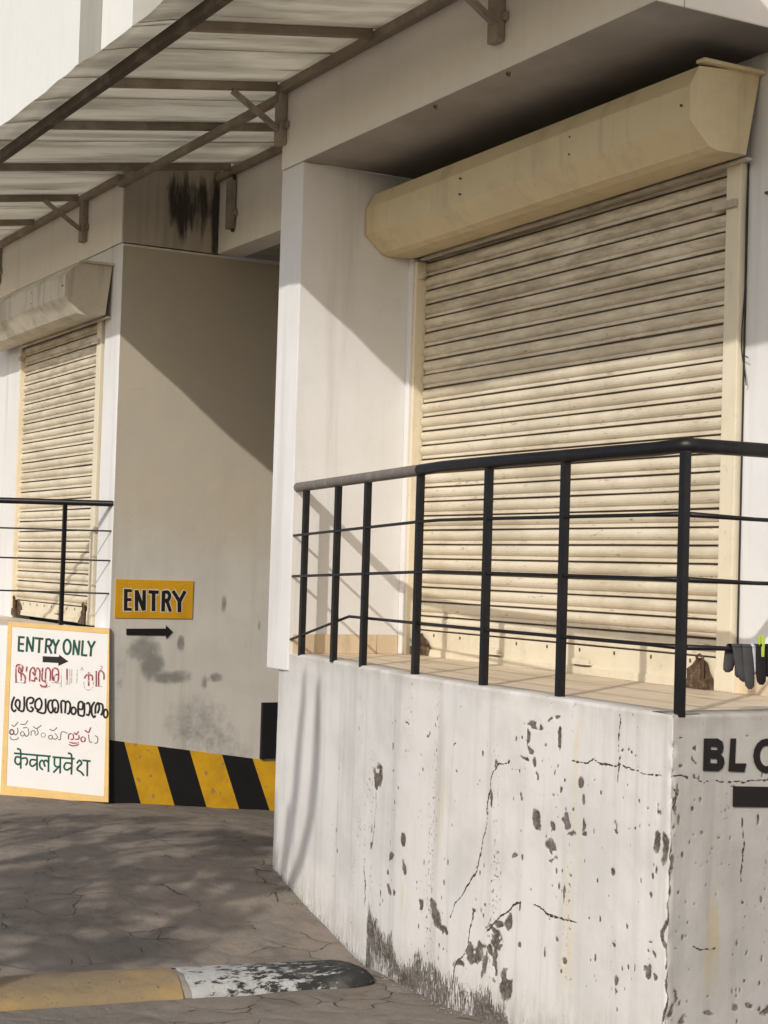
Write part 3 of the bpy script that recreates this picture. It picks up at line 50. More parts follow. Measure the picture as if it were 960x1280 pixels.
    'cracks': [[[3.111,0.928],[3.034,0.905],[2.989,0.861],[2.964,0.781],[2.943,0.692],[2.936,0.623],[2.915,0.533],[2.864,0.437],[2.795,0.336],[2.706,0.27],[2.667,0.212]],[[3.572,0.992],[3.649,0.991],[3.693,1.01],[3.739,0.989],[3.855,1.006],[3.912,0.998],[3.968,1.004],[4.023,0.998],[4.105,0.991]],[[2.969,0.211],[3.073,0.293],[3.158,0.351],[3.232,0.377]],[[3.326,0.39],[3.409,0.382],[3.506,0.376],[3.615,0.384]],[[1.679,0.28],[1.709,0.173],[1.712,0.062]],[[1.823,0.649],[1.814,0.459],[1.785,0.343]],[[3.848,1.182],[3.852,0.943]],[[2.873,0.273],[2.832,0.138],[2.721,0.025],[2.693,-0.08]],[[4.167,0.988],[4.197,0.989],[4.236,0.978]],[[4.267,0.986],[4.309,0.983],[4.339,0.986]],[[4.363,0.992],[4.405,0.979]],[[4.423,0.979],[4.478,0.982],[4.552,0.984],[4.602,0.972]],[[4.162,0.956],[4.187,0.923],[4.183,0.868]],[[4.279,0.391],[4.369,0.381]],[[4.492,0.835],[4.501,0.609]]],
    'scrape_top': [[1.744,0.151],[1.833,0.096],[2.071,0.035],[2.207,-0.015],[2.318,-0.01],[2.508,0.023],[2.673,0.004],[2.75,0.04],[2.901,0.047],[3.039,0.008],[3.141,-0.046],[3.208,-0.106]],
    'par_poly': [[-8.42,4.35],[-8.42,4.03],[-7.61,3.955],[-6.576,3.8],[-5.892,3.755],[-4.59,3.735],[-4.587,4.8]],
    'smudge': [[4.262,1.068,0.09700000000000042,0.06800000000000006,0.9],[4.327,0.954,0.0730000000000004,0.08499999999999996,1.0],[4.278,1.137,0.06100000000000083,0.05699999999999994,0.6],[4.465,0.868,0.12300000000000022,0.03500000000000003,0.9],[4.544,0.879,0.08700000000000063,0.03500000000000003,0.7],[4.681,0.531,0.18900000000000006,0.16200000000000003,0.55],[4.779,0.43,0.2030000000000003,0.10399999999999998,0.5],[4.973,0.321,0.16100000000000048,0.07100000000000001,0.4],[4.542,1.109,0.025000000000000355,0.052000000000000046,0.9],[4.739,0.837,0.019000000000000128,0.040999999999999925,0.9],[4.826,0.866,0.04500000000000082,0.030000000000000027,0.8],[4.87,1.403,0.0129999999999999,0.05899999999999994,0.9],[5.159,1.248,0.0129999999999999,0.030000000000000027,0.9],[4.098,0.966,0.036000000000000476,0.15799999999999992,0.3],[4.091,0.825,0.02400000000000002,0.03399999999999992,0.5],[5.047,1.117,0.02600000000000069,0.03499999999999992,0.3]],  # wall smudges, plus one tall faint grey band beside the board
    'drip': [[4.363,4.315,0.03699999999999992,0.18600000000000083,0.9],[4.44,4.255,0.04899999999999949,0.22100000000000009,1.0],[4.513,4.305,0.03699999999999992,0.17499999999999982,0.95],[4.583,4.274,0.04999999999999982,0.2110000000000003,0.85],[4.649,4.353,0.03200000000000003,0.14100000000000001,0.6],[4.698,4.242,0.030999999999999694,0.29400000000000004,1.0],[4.698,4.065,0.024999999999999467,0.08300000000000018,0.6],[4.478,4.389,0.16300000000000026,0.05900000000000016,0.8]],
}
# ------------------------------------------------------------------ node helpers
class NG:
    def __init__(s, name):
        s.m = bpy.data.materials.new(name); s.m.use_nodes = True
        s.t = s.m.node_tree; s.n = s.t.nodes; s.b = s.n["Principled BSDF"]; s.co = None
    def node(s, typ, **kw):
        x = s.n.new(typ)
        for k, v in kw.items(): setattr(x, k, v)
        return x
    def link(s, a, b): s.t.links.new(a, b)
    def put(s, sock, v):
        if hasattr(v, 'is_linked') or hasattr(v, 'links'): s.link(v, sock)
        else:
            if isinstance(v, (tuple, list)) and len(v) == 3 and sock.type == 'RGBA': v = (*v, 1)
            sock.default_value = v
    def obj(s, scale=(1, 1, 1)):
        if s.co is None: s.co = s.node("ShaderNodeTexCoord").outputs["Object"]
        mp = s.node("ShaderNodeMapping"); s.link(s.co, mp.inputs[0]); mp.inputs["Scale"].default_value = scale
        return mp.outputs[0]
    def geo(s, scale=(1, 1, 1)):
        g = s.node("ShaderNodeNewGeometry").outputs["Position"]
        mp = s.node("ShaderNodeMapping"); s.link(g, mp.inputs[0]); mp.inputs["Scale"].default_value = scale
        return mp.outputs[0]
    def noise(s, scale, detail=4, rough=.55, vec=None, dist=0):
        x = s.node("ShaderNodeTexNoise"); x.inputs["Scale"].default_value = scale; x.inputs["Detail"].default_value = detail
        x.inputs["Roughness"].default_value = rough; x.inputs["Distortion"].default_value = dist
        s.link(vec if vec is not None else s.geo(), x.inputs["Vector"]); return x.outputs["Fac"]
    def vor(s, scale, vec=None, feature='F1'):
        x = s.node("ShaderNodeTexVoronoi", feature=feature); x.inputs["Scale"].default_value = scale
        s.link(vec if vec is not None else s.geo(), x.inputs["Vector"]); return x.outputs["Distance"]
    def ramp(s, v, a, b, lo=0., hi=1.):
        x = s.node("ShaderNodeMapRange", interpolation_type='SMOOTHSTEP')
        s.link(v, x.inputs[0]); x.inputs[1].default_value = a; x.inputs[2].default_value = b
        x.inputs[3].default_value = lo; x.inputs[4].default_value = hi; return x.outputs[0]
    def math(s, op, a, b=0., clamp=False):
        x = s.node("ShaderNodeMath", operation=op, use_clamp=clamp); s.put(x.inputs[0], a); s.put(x.inputs[1], b); return x.outputs[0]
    def mix(s, f, a, b, mode='MIX'):
        x = s.node("ShaderNodeMix", data_type='RGBA', blend_type=mode); s.put(x.inputs[0], f); s.put(x.inputs[6], a); s.put(x.inputs[7], b); return x.outputs[2]
    def attr(s, name): 
        return s.node("ShaderNodeAttribute", attribute_name=name).outputs["Fac"]
    def bump(s, h, dist=.004, strength=1., prev=None):
        x = s.node("ShaderNodeBump"); x.inputs["Distance"].default_value = dist; x.inputs["Strength"].default_value = strength
        s.link(h, x.inputs["Height"])
        if prev is not None: s.link(prev, x.inputs["Normal"])
        return x.outputs[0]
    def done(s, color, rough=.8, normal=None, metal=0., spec=.3):
        s.put(s.b.inputs["Base Color"], color); s.put(s.b.inputs["Roughness"], rough)
        s.b.inputs["Metallic"].default_value = metal; s.b.inputs["Specular IOR Level"].default_value = spec
        if normal is not None: s.link(normal, s.b.inputs["Normal"])
        return s.m
def sub(a, b): return a-b
# ------------------------------------------------------------------ materials
MT = {}
def wall_paint(name, c, grime=.35, smudge=False, drip=False, chips=.0):
    g = NG(name)
    big = g.ramp(g.noise(.9, 5), .35, .7); fine = g.noise(9, 6)
    stre = g.ramp(g.noise(1., 5, .6, g.geo((6, 6, .35))), .48, .75)
    dirt = tuple(x*y for x, y in zip(c, (.80, .76, .70)))
    cc = g.mix(g.math('MULTIPLY', big, .35*grime/.35), c, dirt)
    cc = g.mix(g.math('MULTIPLY', stre, .5*grime/.35), cc, tuple(x*.78 for x in dirt))
    cc = g.mix(g.math('MULTIPLY', g.ramp(fine, .5, .75), .12), cc, tuple(x*.7 for x in c))
    sp = g.ramp(g.noise(38, 2), .76, .8)
    cc = g.mix(g.math('MULTIPLY', sp, .5), cc, (.16, .13, .10))
    if smudge:
        a = g.attr('smudge'); n = g.noise(14, 6, .65)
        k = g.ramp(g.math('ADD', a, g.math('MULTIPLY', g.math('SUBTRACT', n, .5), 1.1)), .15, .95)
        cc = g.mix(g.math('MULTIPLY', g.math('MULTIPLY', k, g.ramp(a, .02, .2)), .75), cc, (.12, .115, .105))
        zz = g.node("ShaderNodeSeparateXYZ"); g.link(g.geo(), zz.inputs[0])
        up_ = g.ramp(g.math('ADD', zz.outputs[2], g.math('MULTIPLY', g.math('SUBTRACT', g.noise(1.4, 5, .6), .5), 1.3)), 1.5, 2.3)
        cc = g.mix(g.math('MULTIPLY', up_, .9), cc, (.48, .415, .315))
        # warm ageing above, cooler patched paint below
        cloud = g.ramp(g.noise(1.7, 5, .6, None, 1.), .42, .62)
        cc = g.mix(g.math('MULTIPLY', cloud, .20), cc, (.40, .38, .35))
        for sc in (3.1,):
            e = g.ramp(g.vor(sc, g.geo(), 'DISTANCE_TO_EDGE'), .012, .0)
            e = g.math('MULTIPLY', e, g.ramp(g.noise(1.3, 3), .55, .65))
            cc = g.mix(g.math('MULTIPLY', e, .35), cc, (.2, .18, .16))
    if drip:
        a = g.attr('drip'); n = g.noise(3, 5, .6, g.geo((9, 9, 1.2)))
        k = g.ramp(g.math('ADD', a, g.math('MULTIPLY', g.math('SUBTRACT', n, .5), 1.3)), .42, .95)
        k = g.math('MULTIPLY', k, g.ramp(a, .02, .25))
        cc = g.mix(g.math('MULTIPLY', k, .93), cc, (.035, .03, .025))
    b1 = g.bump(g.noise(2.2, 4), .012, .5); b2 = g.bump(g.noise(60, 4), .002, .5, b1)
    return g.done(cc, .88, b2)
MT['white'] = wall_paint('white_wall_paint', (.765, .75, .735))
MT['upper'] = wall_paint('upper_wall_paint', (.75, .735, .69), .08)
MT['return'] = wall_paint('grey_reveal_paint', (.34, .335, .30), .3)
MT['beige'] = wall_paint('beige_reveal_paint', (.60, .57, .49), .3)
MT['fascia'] = wall_paint('fascia_paint', (.84, .79, .71), .14)
MT['entryw'] = wall_paint('entry_wall_paint', (.56, .53, .475), .3, smudge=True)
MT['stained'] = wall_paint('stained_wall_paint', (.50, .45, .38), .7, drip=True)
MT['soffit'] = None
g = NG('soffit_paint')
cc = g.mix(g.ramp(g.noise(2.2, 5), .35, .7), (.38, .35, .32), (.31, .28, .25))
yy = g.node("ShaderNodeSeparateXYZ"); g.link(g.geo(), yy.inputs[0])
back_dark = g.ramp(g.math('ADD', yy.outputs[1], g.math('MULTIPLY', g.noise(1.5, 4), .16)), 4.10, 4.75)  # soffit colour darkens gradually towards the back
cc = g.mix(g.math('MULTIPLY', back_dark, .55), cc, (.03, .027, .024))
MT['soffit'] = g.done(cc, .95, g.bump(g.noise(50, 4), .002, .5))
MT['ceil'] = wall_paint('ceiling_paint', (.38, .36, .33), .5)
# peeling boundary wall
g = NG('peeling_white_paint')
sv = g.node("ShaderNodeCombineXYZ"); g.link(g.attr('s'), sv.inputs[0]); sz = g.node("ShaderNodeSeparateXYZ"); g.link(g.geo(), sz.inputs[0]); g.link(sz.outputs[2], sv.inputs[2])
def sc_(v, k):
    mp = g.node("ShaderNodeMapping"); g.link(v, mp.inputs[0]); mp.inputs["Scale"].default_value = k; return mp.outputs[0]
SV = sv.outputs[0]
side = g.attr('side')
paint = g.mix(g.ramp(g.noise(2.3, 6, .6, SV), .4, .68), (.70, .665, .625), (.60, .57, .53))
st = g.ramp(g.noise(1.0, 5, .65, sc_(SV, (9, 1, .5))), .46, .72)
paint = g.mix(g.math('MULTIPLY', st, .55), paint, (.44, .42, .395))
yel = g.math('MULTIPLY', g.ramp(g.noise(1.0, 4, .6, sc_(SV, (5.2, 1, .9))), .60, .74), g.ramp(g.attr('s'), 1.5, 2.2))
paint = g.mix(g.math('MULTIPLY', yel, .7), paint, (.66, .54, .33))
gry = g.ramp(g.noise(1.0, 5, .6, sc_(SV, (3.1, 1, 1.4))), .55, .7)
paint = g.mix(g.math('MULTIPLY', gry, .25), paint, (.52, .53, .53))
lowd = g.math('MULTIPLY', g.attr('low'), g.ramp(g.noise(1., 6, .7, sc_(SV, (34, 1, 9))), .38, .62))
paint = g.mix(g.math('MULTIPLY', lowd, .55), paint, (.36, .31, .25))
topd = g.math('MULTIPLY', g.attr('topd'), g.ramp(g.noise(7, 5, .6, SV), .35, .6))
paint = g.mix(g.math('MULTIPLY', topd, .5), paint, (.42, .37, .31))
nz = g.noise(26, 6, .68, SV); nz2 = g.noise(120, 3, .6, SV)
pe = g.math('ADD', g.attr('peel'), g.math('ADD', g.math('MULTIPLY', g.math('SUBTRACT', nz, .5), 1.3), g.math('MULTIPLY', g.math('SUBTRACT', nz2, .5), .3)))
peel = g.math('MULTIPLY', g.ramp(pe, .52, .56), g.ramp(g.attr('peel'), .0, .05))
# many tiny random flakes, denser in vertical bands
fl = g.noise(1., 5, .68, sc_(SV, (75, 1, 48)))
band = g.ramp(g.noise(1., 3, .5, sc_(SV, (7.5, 1, .9))), .44, .7)
flake = g.ramp(g.math('ADD', fl, g.math('MULTIPLY', g.math('MULTIPLY', band, g.ramp(g.attr('s'), .9, 1.6)), .13)), .715, .73)
scr = g.ramp(g.math('ADD', g.attr('scrape'), g.math('MULTIPLY', g.math('SUBTRACT', g.noise(1., 6, .72, sc_(SV, (110, 1, 20))), .5), 2.7)), .52, .62)
scr = g.math('MULTIPLY', scr, g.ramp(g.attr('scrape'), .03, .15))
cw = g.math('ADD', g.attr('crack'), g.math('MULTIPLY', g.math('SUBTRACT', g.noise(60, 4, .65, SV), .5), 1.5))
crk = g.math('MULTIPLY', g.ramp(cw, .62, .74), g.ramp(g.attr('crack'), .05, .2))
allp = g.math('MAXIMUM', g.math('MAXIMUM', peel, flake), g.math('MAXIMUM', scr, crk))
under = g.mix(g.ramp(g.noise(16, 4, .6, SV), .35, .65), (.075, .062, .052), (.17, .145, .12))
under = g.mix(g.math('MULTIPLY', g.ramp(pe, .74, .60), g.ramp(g.attr('peel'), .1, .3)), under, (.36, .32, .27))
under = g.mix(g.ramp(g.noise(60, 4, .65, SV), .5, .7), under, (.30, .26, .22))
under = g.mix(crk, under, (.06, .05, .042))
halo = g.math('MULTIPLY', g.ramp(pe, .40, .6), g.ramp(g.attr('peel'), .0, .05))
paint = g.mix(g.math('MULTIPLY', halo, .35), paint, (.76, .74, .70))
paint = g.mix(side, paint, g.mix(1., paint, (.64, .63, .62), 'MULTIPLY'))  # end face multiplied down to a greyer tone than the front
cc = g.mix(allp, paint, under)
h = g.math('SUBTRACT', 1., allp)
b0 = g.bump(g.noise(5, 4, .5, SV), .004, .5)
b1 = g.bump(g.noise(34, 6, .65, SV), .0028, .5, b0)
b2 = g.bump(h, .007, 1., b1)
MT['peel'] = g.done(cc, .85, b2)
# ground
g = NG('worn_cement_paving')
P = g.geo()
dn = g.node("ShaderNodeTexNoise"); dn.inputs["Scale"].default_value = 3.2; dn.inputs["Detail"].default_value = 4; g.link(P, dn.inputs["Vector"])
va = g.node("ShaderNodeVectorMath", operation='MULTIPLY_ADD'); g.link(dn.outputs["Color"], va.inputs[0]); va.inputs[1].default_value = (.30, .30, 0); g.link(P, va.inputs[2])
fl2 = g.node("ShaderNodeVectorMath", operation='MULTIPLY'); g.link(va.outputs[0], fl2.inputs[0]); fl2.inputs[1].default_value = (1, 1, 0)
W = fl2.outputs[0]
c1 = g.mix(g.ramp(g.noise(1.6, 6, .6), .38, .66), (.27, .218, .168), (.20, .163, .125))
c1 = g.mix(g.math('MULTIPLY', g.ramp(g.noise(5.5, 6, .65), .45, .68), .6), c1, (.27, .235, .19))
c1 = g.mix(g.math('MULTIPLY', g.ramp(g.noise(.8, 4, .6), .5, .7), .55), c1, (.16, .155, .135))
e1 = g.vor(3.6, W, 'DISTANCE_TO_EDGE'); crk = g.ramp(e1, .014, .003); crk = g.math('MULTIPLY', crk, g.ramp(g.noise(2.6, 5, .6), .49, .58))
cell = g.node("ShaderNodeTexVoronoi"); cell.inputs["Scale"].default_value = 3.6; g.link(W, cell.inputs["Vector"])
cs = g.node("ShaderNodeSeparateColor"); g.link(cell.outputs["Color"], cs.inputs[0])
c1 = g.mix(g.math('MULTIPLY', cs.outputs[0], .34), c1, (.12, .108, .095))
soft = g.ramp(e1, .0, .16)
c1 = g.mix(g.math('MULTIPLY', g.math('SUBTRACT', 1., soft), .16), c1, (.10, .085, .07))
c1 = g.mix(g.math('MULTIPLY', g.ramp(g.noise(90, 3, .6), .55, .75), .35), c1, (.33, .30, .26))
c1 = g.mix(g.math('MULTIPLY', g.ramp(g.noise(3.3, 7, .72), .52, .64), .5), c1, (.12, .10, .08))
c1 = g.mix(g.math('MULTIPLY', g.ramp(g.noise(240, 2, .5), .58, .7), .5), c1, (.38, .34, .29))
c1 = g.mix(g.math('MULTIPLY', crk, .9), c1, (.045, .038, .03))
spk = g.ramp(g.noise(24, 2), .77, .80)
c1 = g.mix(g.math('MULTIPLY', spk, .7), c1, (.05, .045, .04))
b0 = g.bump(g.noise(7, 5), .03, .5); b1 = g.bump(g.noise(70, 5, .65), .006, .6, b0)
b2 = g.bump(g.math('MINIMUM', g.math('ADD', g.math('MULTIPLY', soft, .35), .65), g.math('SUBTRACT', 1., crk)), .009, .8, b1)
MT['ground'] = g.done(c1, .9, b2)
def steel(name, c, c2, rust=.3, rough=.55, sc=6, spec=.4, streak=0):
    g = NG(name)
    k = g.ramp(g.noise(sc, 6, .65), .45, .7)
    cc = g.mix(k, c, c2)
    if streak:
        t_ = g.ramp(g.noise(1., 5, .65, g.geo((8, 8, 1.0))), .50, .74); cc = g.mix(g.math('MULTIPLY', t_, streak), cc, tuple(x*.42 for x in c))
        t_ = g.ramp(g.noise(2.5, 5, .65), .52, .7); cc = g.mix(g.math('MULTIPLY', t_, streak*.6), cc, tuple(x*.6 for x in c))
    r = g.ramp(g.noise(22, 5, .65), .62, .72); cc = g.mix(g.math('MULTIPLY', r, rust), cc, (.10, .055, .03))
    return g.done(cc, rough, g.bump(g.noise(45, 5), .002, .5), 0., spec)
MT['beam'] = steel('weathered_canopy_steel', (.26, .21, .16), (.36, .31, .245), .5, .8, 4, .2)
MT['beamdark'] = steel('dirty_outer_beam_steel', (.085, .066, .048), (.16, .125, .09), .5, .85, 5, .2)
MT['bracket'] = steel('painted_bracket_steel', (.34, .29, .235), (.22, .185, .145), .5, .75, 7, .2)
MT['black'] = steel('black_railing_paint', (.006, .005, .006), (.014, .011, .011), .08, .42, 8, .35)
MT['greyrail'] = steel('dusty_sun_sheen_rail_paint', (.17, .15, .13), (.24, .21, .18), .15, .6, 14, .3)  # dusty rail, its colour also lightened for the sun it reflects
MT['cream'] = steel('cream_sheet_paint', (.76, .67, .50), (.70, .61, .44), .18, .5, 2.5, .35, .2)
MT['hood'] = steel('cream_hood_paint', (.70, .575, .355), (.61, .49, .295), .12, .45, 1.8, .4, .28)
MT['oldhood'] = steel('faded_hood_paint', (.56, .50, .40), (.44, .39, .30), .35, .7, 3, .25, .7)
MT['rusty'] = steel('rusty_lock_steel', (.09, .055, .032), (.22, .16, .10), .8, .8, 25, .2)
g = NG('cream_slat_paint')
P = g.geo()
k = g.ramp(g.noise(1., 5, .6, g.geo((1.6, 1, 9))), .4, .7)
cc = g.mix(k, (.745, .66, .505), (.67, .58, .43))
k = g.ramp(g.noise(1., 6, .7, g.geo((9, 2, 60))), .60, .68); cc = g.mix(g.math('MULTIPLY', k, .7), cc, (.23, .155, .085))
k = g.ramp(g.noise(1., 6, .65, g.geo((2.2, 2, 4))), .42, .68); cc = g.mix(g.math('MULTIPLY', k, .42), cc, (.42, .34, .23))
hz = g.node('ShaderNodeSeparateXYZ'); g.link(g.geo(), hz.inputs[0]); hk = g.math('MULTIPLY', g.ramp(hz.outputs[2], 2.2, 3.4), g.ramp(g.noise(1., 5, .65, g.geo((4, 2, 22))), .35, .7)); cc = g.mix(g.math('MULTIPLY', hk, .75), cc, (.30, .24, .16))  # upper slats coloured darker, grime and deeper shade together
k = g.ramp(g.noise(1., 4, .6, g.geo((30, 4, 46))), .70, .72); cc = g.mix(g.math('MULTIPLY', k, .85), cc, (.07, .045, .03))
k = g.ramp(g.noise(1., 3, .5, g.geo((2.6, 1, 5.5))), .73, .80); cc = g.mix(g.math('MULTIPLY', k, .8), cc, (.70, .30, .06))
k = g.ramp(g.noise(1., 5, .6, g.geo((14, 3, 1.2))), .58, .75); cc = g.mix(g.math('MULTIPLY', k, .22), cc, (.42, .33, .21))
gv = g.attr('groove'); cc = g.mix(g.math('MULTIPLY', gv, .85), cc, (.13, .08, .045))
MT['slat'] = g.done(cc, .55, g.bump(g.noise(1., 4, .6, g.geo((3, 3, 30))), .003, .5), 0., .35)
g = NG('canopy_sheet_plastic')
k = g.ramp(g.noise(1., 5, .6, g.geo((5, .9, 1))), .35, .7); cc = g.mix(k, (.72, .685, .605), (.52, .485, .415))
k = g.ramp(g.noise(1., 6, .7, g.geo((26, 1.2, 1))), .56, .74); cc = g.mix(g.math('MULTIPLY', k, .75), cc, (.17, .14, .10))
tr = g.node("ShaderNodeBsdfTranslucent"); g.link(cc, tr.inputs[0])
g.done(cc, .45, None, 0., .3)
mx = g.node("ShaderNodeMixShader"); mx.inputs[0].default_value = .68
g.link(g.b.outputs[0], mx.inputs[1]); g.link(tr.outputs[0], mx.inputs[2]); g.link(mx.outputs[0], g.n["Material Output"].inputs[0])
MT['sheet'] = g.m
def tile(name, c, c2):
    g = NG(name); oi = g.node("ShaderNodeObjectInfo").outputs["Random"]
    cc = g.mix(oi, c, c2); cc = g.mix(g.math('MULTIPLY', g.ramp(g.noise(1., 5, .6, g.geo((3, 12, 3))), .45, .7), .45), cc, tuple(x*.66 for x in c))
    return g.done(cc, .5, g.bump(g.noise(30, 4), .001, .5), 0., .3)
MT['tile'] = tile('beige_floor_tile', (.62, .50, .36), (.68, .56, .42)); MT['skirt'] = tile('beige_skirting_tile', (.60, .47, .31), (.66, .53, .37))
MT['cement'] = wall_paint('bare_cement', (.30, .265, .22), .6)
def flat(name, c, c2=None, rough=.6, wear=None, wearamt=.7, sc=30, th=.62):
    g = NG(name); cc = g.mix(g.ramp(g.noise(6, 5), .35, .7), c, c2 or tuple(x*.85 for x in c))
    if wear: cc = g.mix(g.math('MULTIPLY', g.ramp(g.noise(sc, 5, .65), th, th+.05), wearamt), cc, wear)
    return g.done(cc, rough, g.bump(g.noise(50, 4), .001, .4), 0., .3)
MT['sign_white'] = flat('white_sign_paint', (.80, .765, .735), (.77, .74, .70), .5, (.6, .5, .42), .25, 9, .66)
MT['sign_yellow'] = flat('yellow_frame_paint', (.78, .52, .20), (.70, .47, .19), .6, (.38, .22, .09), .6, 40, .64)
MT['entry_yellow'] = flat('amber_sign_paint', (.58, .30, .012), (.50, .25, .01), .6, (.3, .2, .05), .4, 26, .66)
MT['stripe_yellow'] = flat('yellow_stripe_paint', (.66, .36, .015), (.52, .275, .015), .65, (.26, .19, .11), .8, 14, .60)
MT['ink'] = flat('black_lettering_paint', (.016, .013, .012), None, .55, (.3, .27, .24), .6, 60, .70)
MT['ink_solid'] = flat('black_brush_paint', (.014, .012, .011), None, .5)
MT['green_ink'] = flat('dark_green_lettering_paint', (.008, .085, .055), (.01, .05, .038), .5)
MT['red_ink'] = flat('worn_red_lettering_paint', (.30, .035, .045), (.22, .03, .04), .6, (.74, .62, .60), .9, 34, .57)
MT['faint_ink'] = flat('faded_outline_paint', (.26, .22, .20), None, .6, (.78, .74, .70), 1., 40, .56)
MT['brown_ink'] = flat('thin_brown_outline_paint', (.14, .08, .07), None, .6, (.78, .74, .70), .9, 46, .62)
MT['white_ink'] = flat('pale_outline_paint', (.62, .55, .42), None, .6)
MT['dark'] = flat('black_panel_paint', (.012, .011, .012), None, .6)
g = NG('worn_white_bump_paint'); oc = g.obj((1, 1, 1))
k = g.ramp(g.math('ADD', g.noise(1., 6, .72, g.geo((30, 13, 30))), g.math('MULTIPLY', g.attr('end'), .24)), .545, .63)
cc = g.mix(k, (.44, .43, .40), (.035, .034, .03)); cc = g.mix(g.math('MULTIPLY', g.ramp(g.noise(4, 4), .5, .7), .4), cc, (.28, .26, .22))
MT['bumpwhite'] = g.done(cc, .85, g.bump(g.noise(34, 6, .7), .012, .8))
g = NG('dusty_yellow_bump_paint')
k = g.ramp(g.noise(1., 5, .6, g.geo((5, 2.4, 5))), .35, .6)
cc = g.mix(k, (.34, .225, .09), (.24, .175, .095)); cc = g.mix(g.math('MULTIPLY', g.attr('crest'), .55), cc, (.22, .17, .11))
k = g.ramp(g.noise(1., 6, .72, g.geo((30, 13, 30))), .60, .66); cc = g.mix(g.math('MULTIPLY', k, .7), cc, (.13, .105, .075)); k = g.ramp(g.noise(26, 4, .6), .66, .70); cc = g.mix(k, cc, (.05, .04, .03))
k = g.ramp(g.noise(3.3, 3), .68, .74); cc = g.mix(g.math('MULTIPLY', k, .8), cc, (.70, .42, .05))
MT['bumpyellow'] = g.done(cc, .85, g.bump(g.noise(30, 5, .65), .006, .7))
def cloth(name, c, c2):
    g = NG(name); cc = g.mix(g.noise(22, 4), c, c2); return g.done(cc, .95, g.bump(g.noise(160, 3), .001, .6), 0., .1)
MT['sock_grey'] = cloth('charcoal_sock_cloth', (.05, .048, .05), (.09, .085, .085)); MT['sock_black'] = cloth('black_sock_cloth', (.015, .013, .014), (.03, .027, .027)); MT['sock_white'] = cloth('white_sock_cloth', (.66, .65, .66), (.55, .54, .56))
MT['peg'] = flat('lime_green_plastic', (.50, .62, .06), (.42, .55, .05), .35)
MT['cable'] = flat('dark_cable_rubber', (.03, .028, .028), None, .6)
g = NG('tree_bark'); MT['bark'] = g.done(g.mix(g.ramp(g.noise(12, 6), .35, .65), (.12, .09, .065), (.22, .18, .14)), .9, g.bump(g.noise(20, 6), .01, .8))
g = NG('tree_leaf'); MT['leaf'] = g.done(g.mix(g.noise(3, 2), (.04, .085, .02), (.07, .12, .03)), .6)
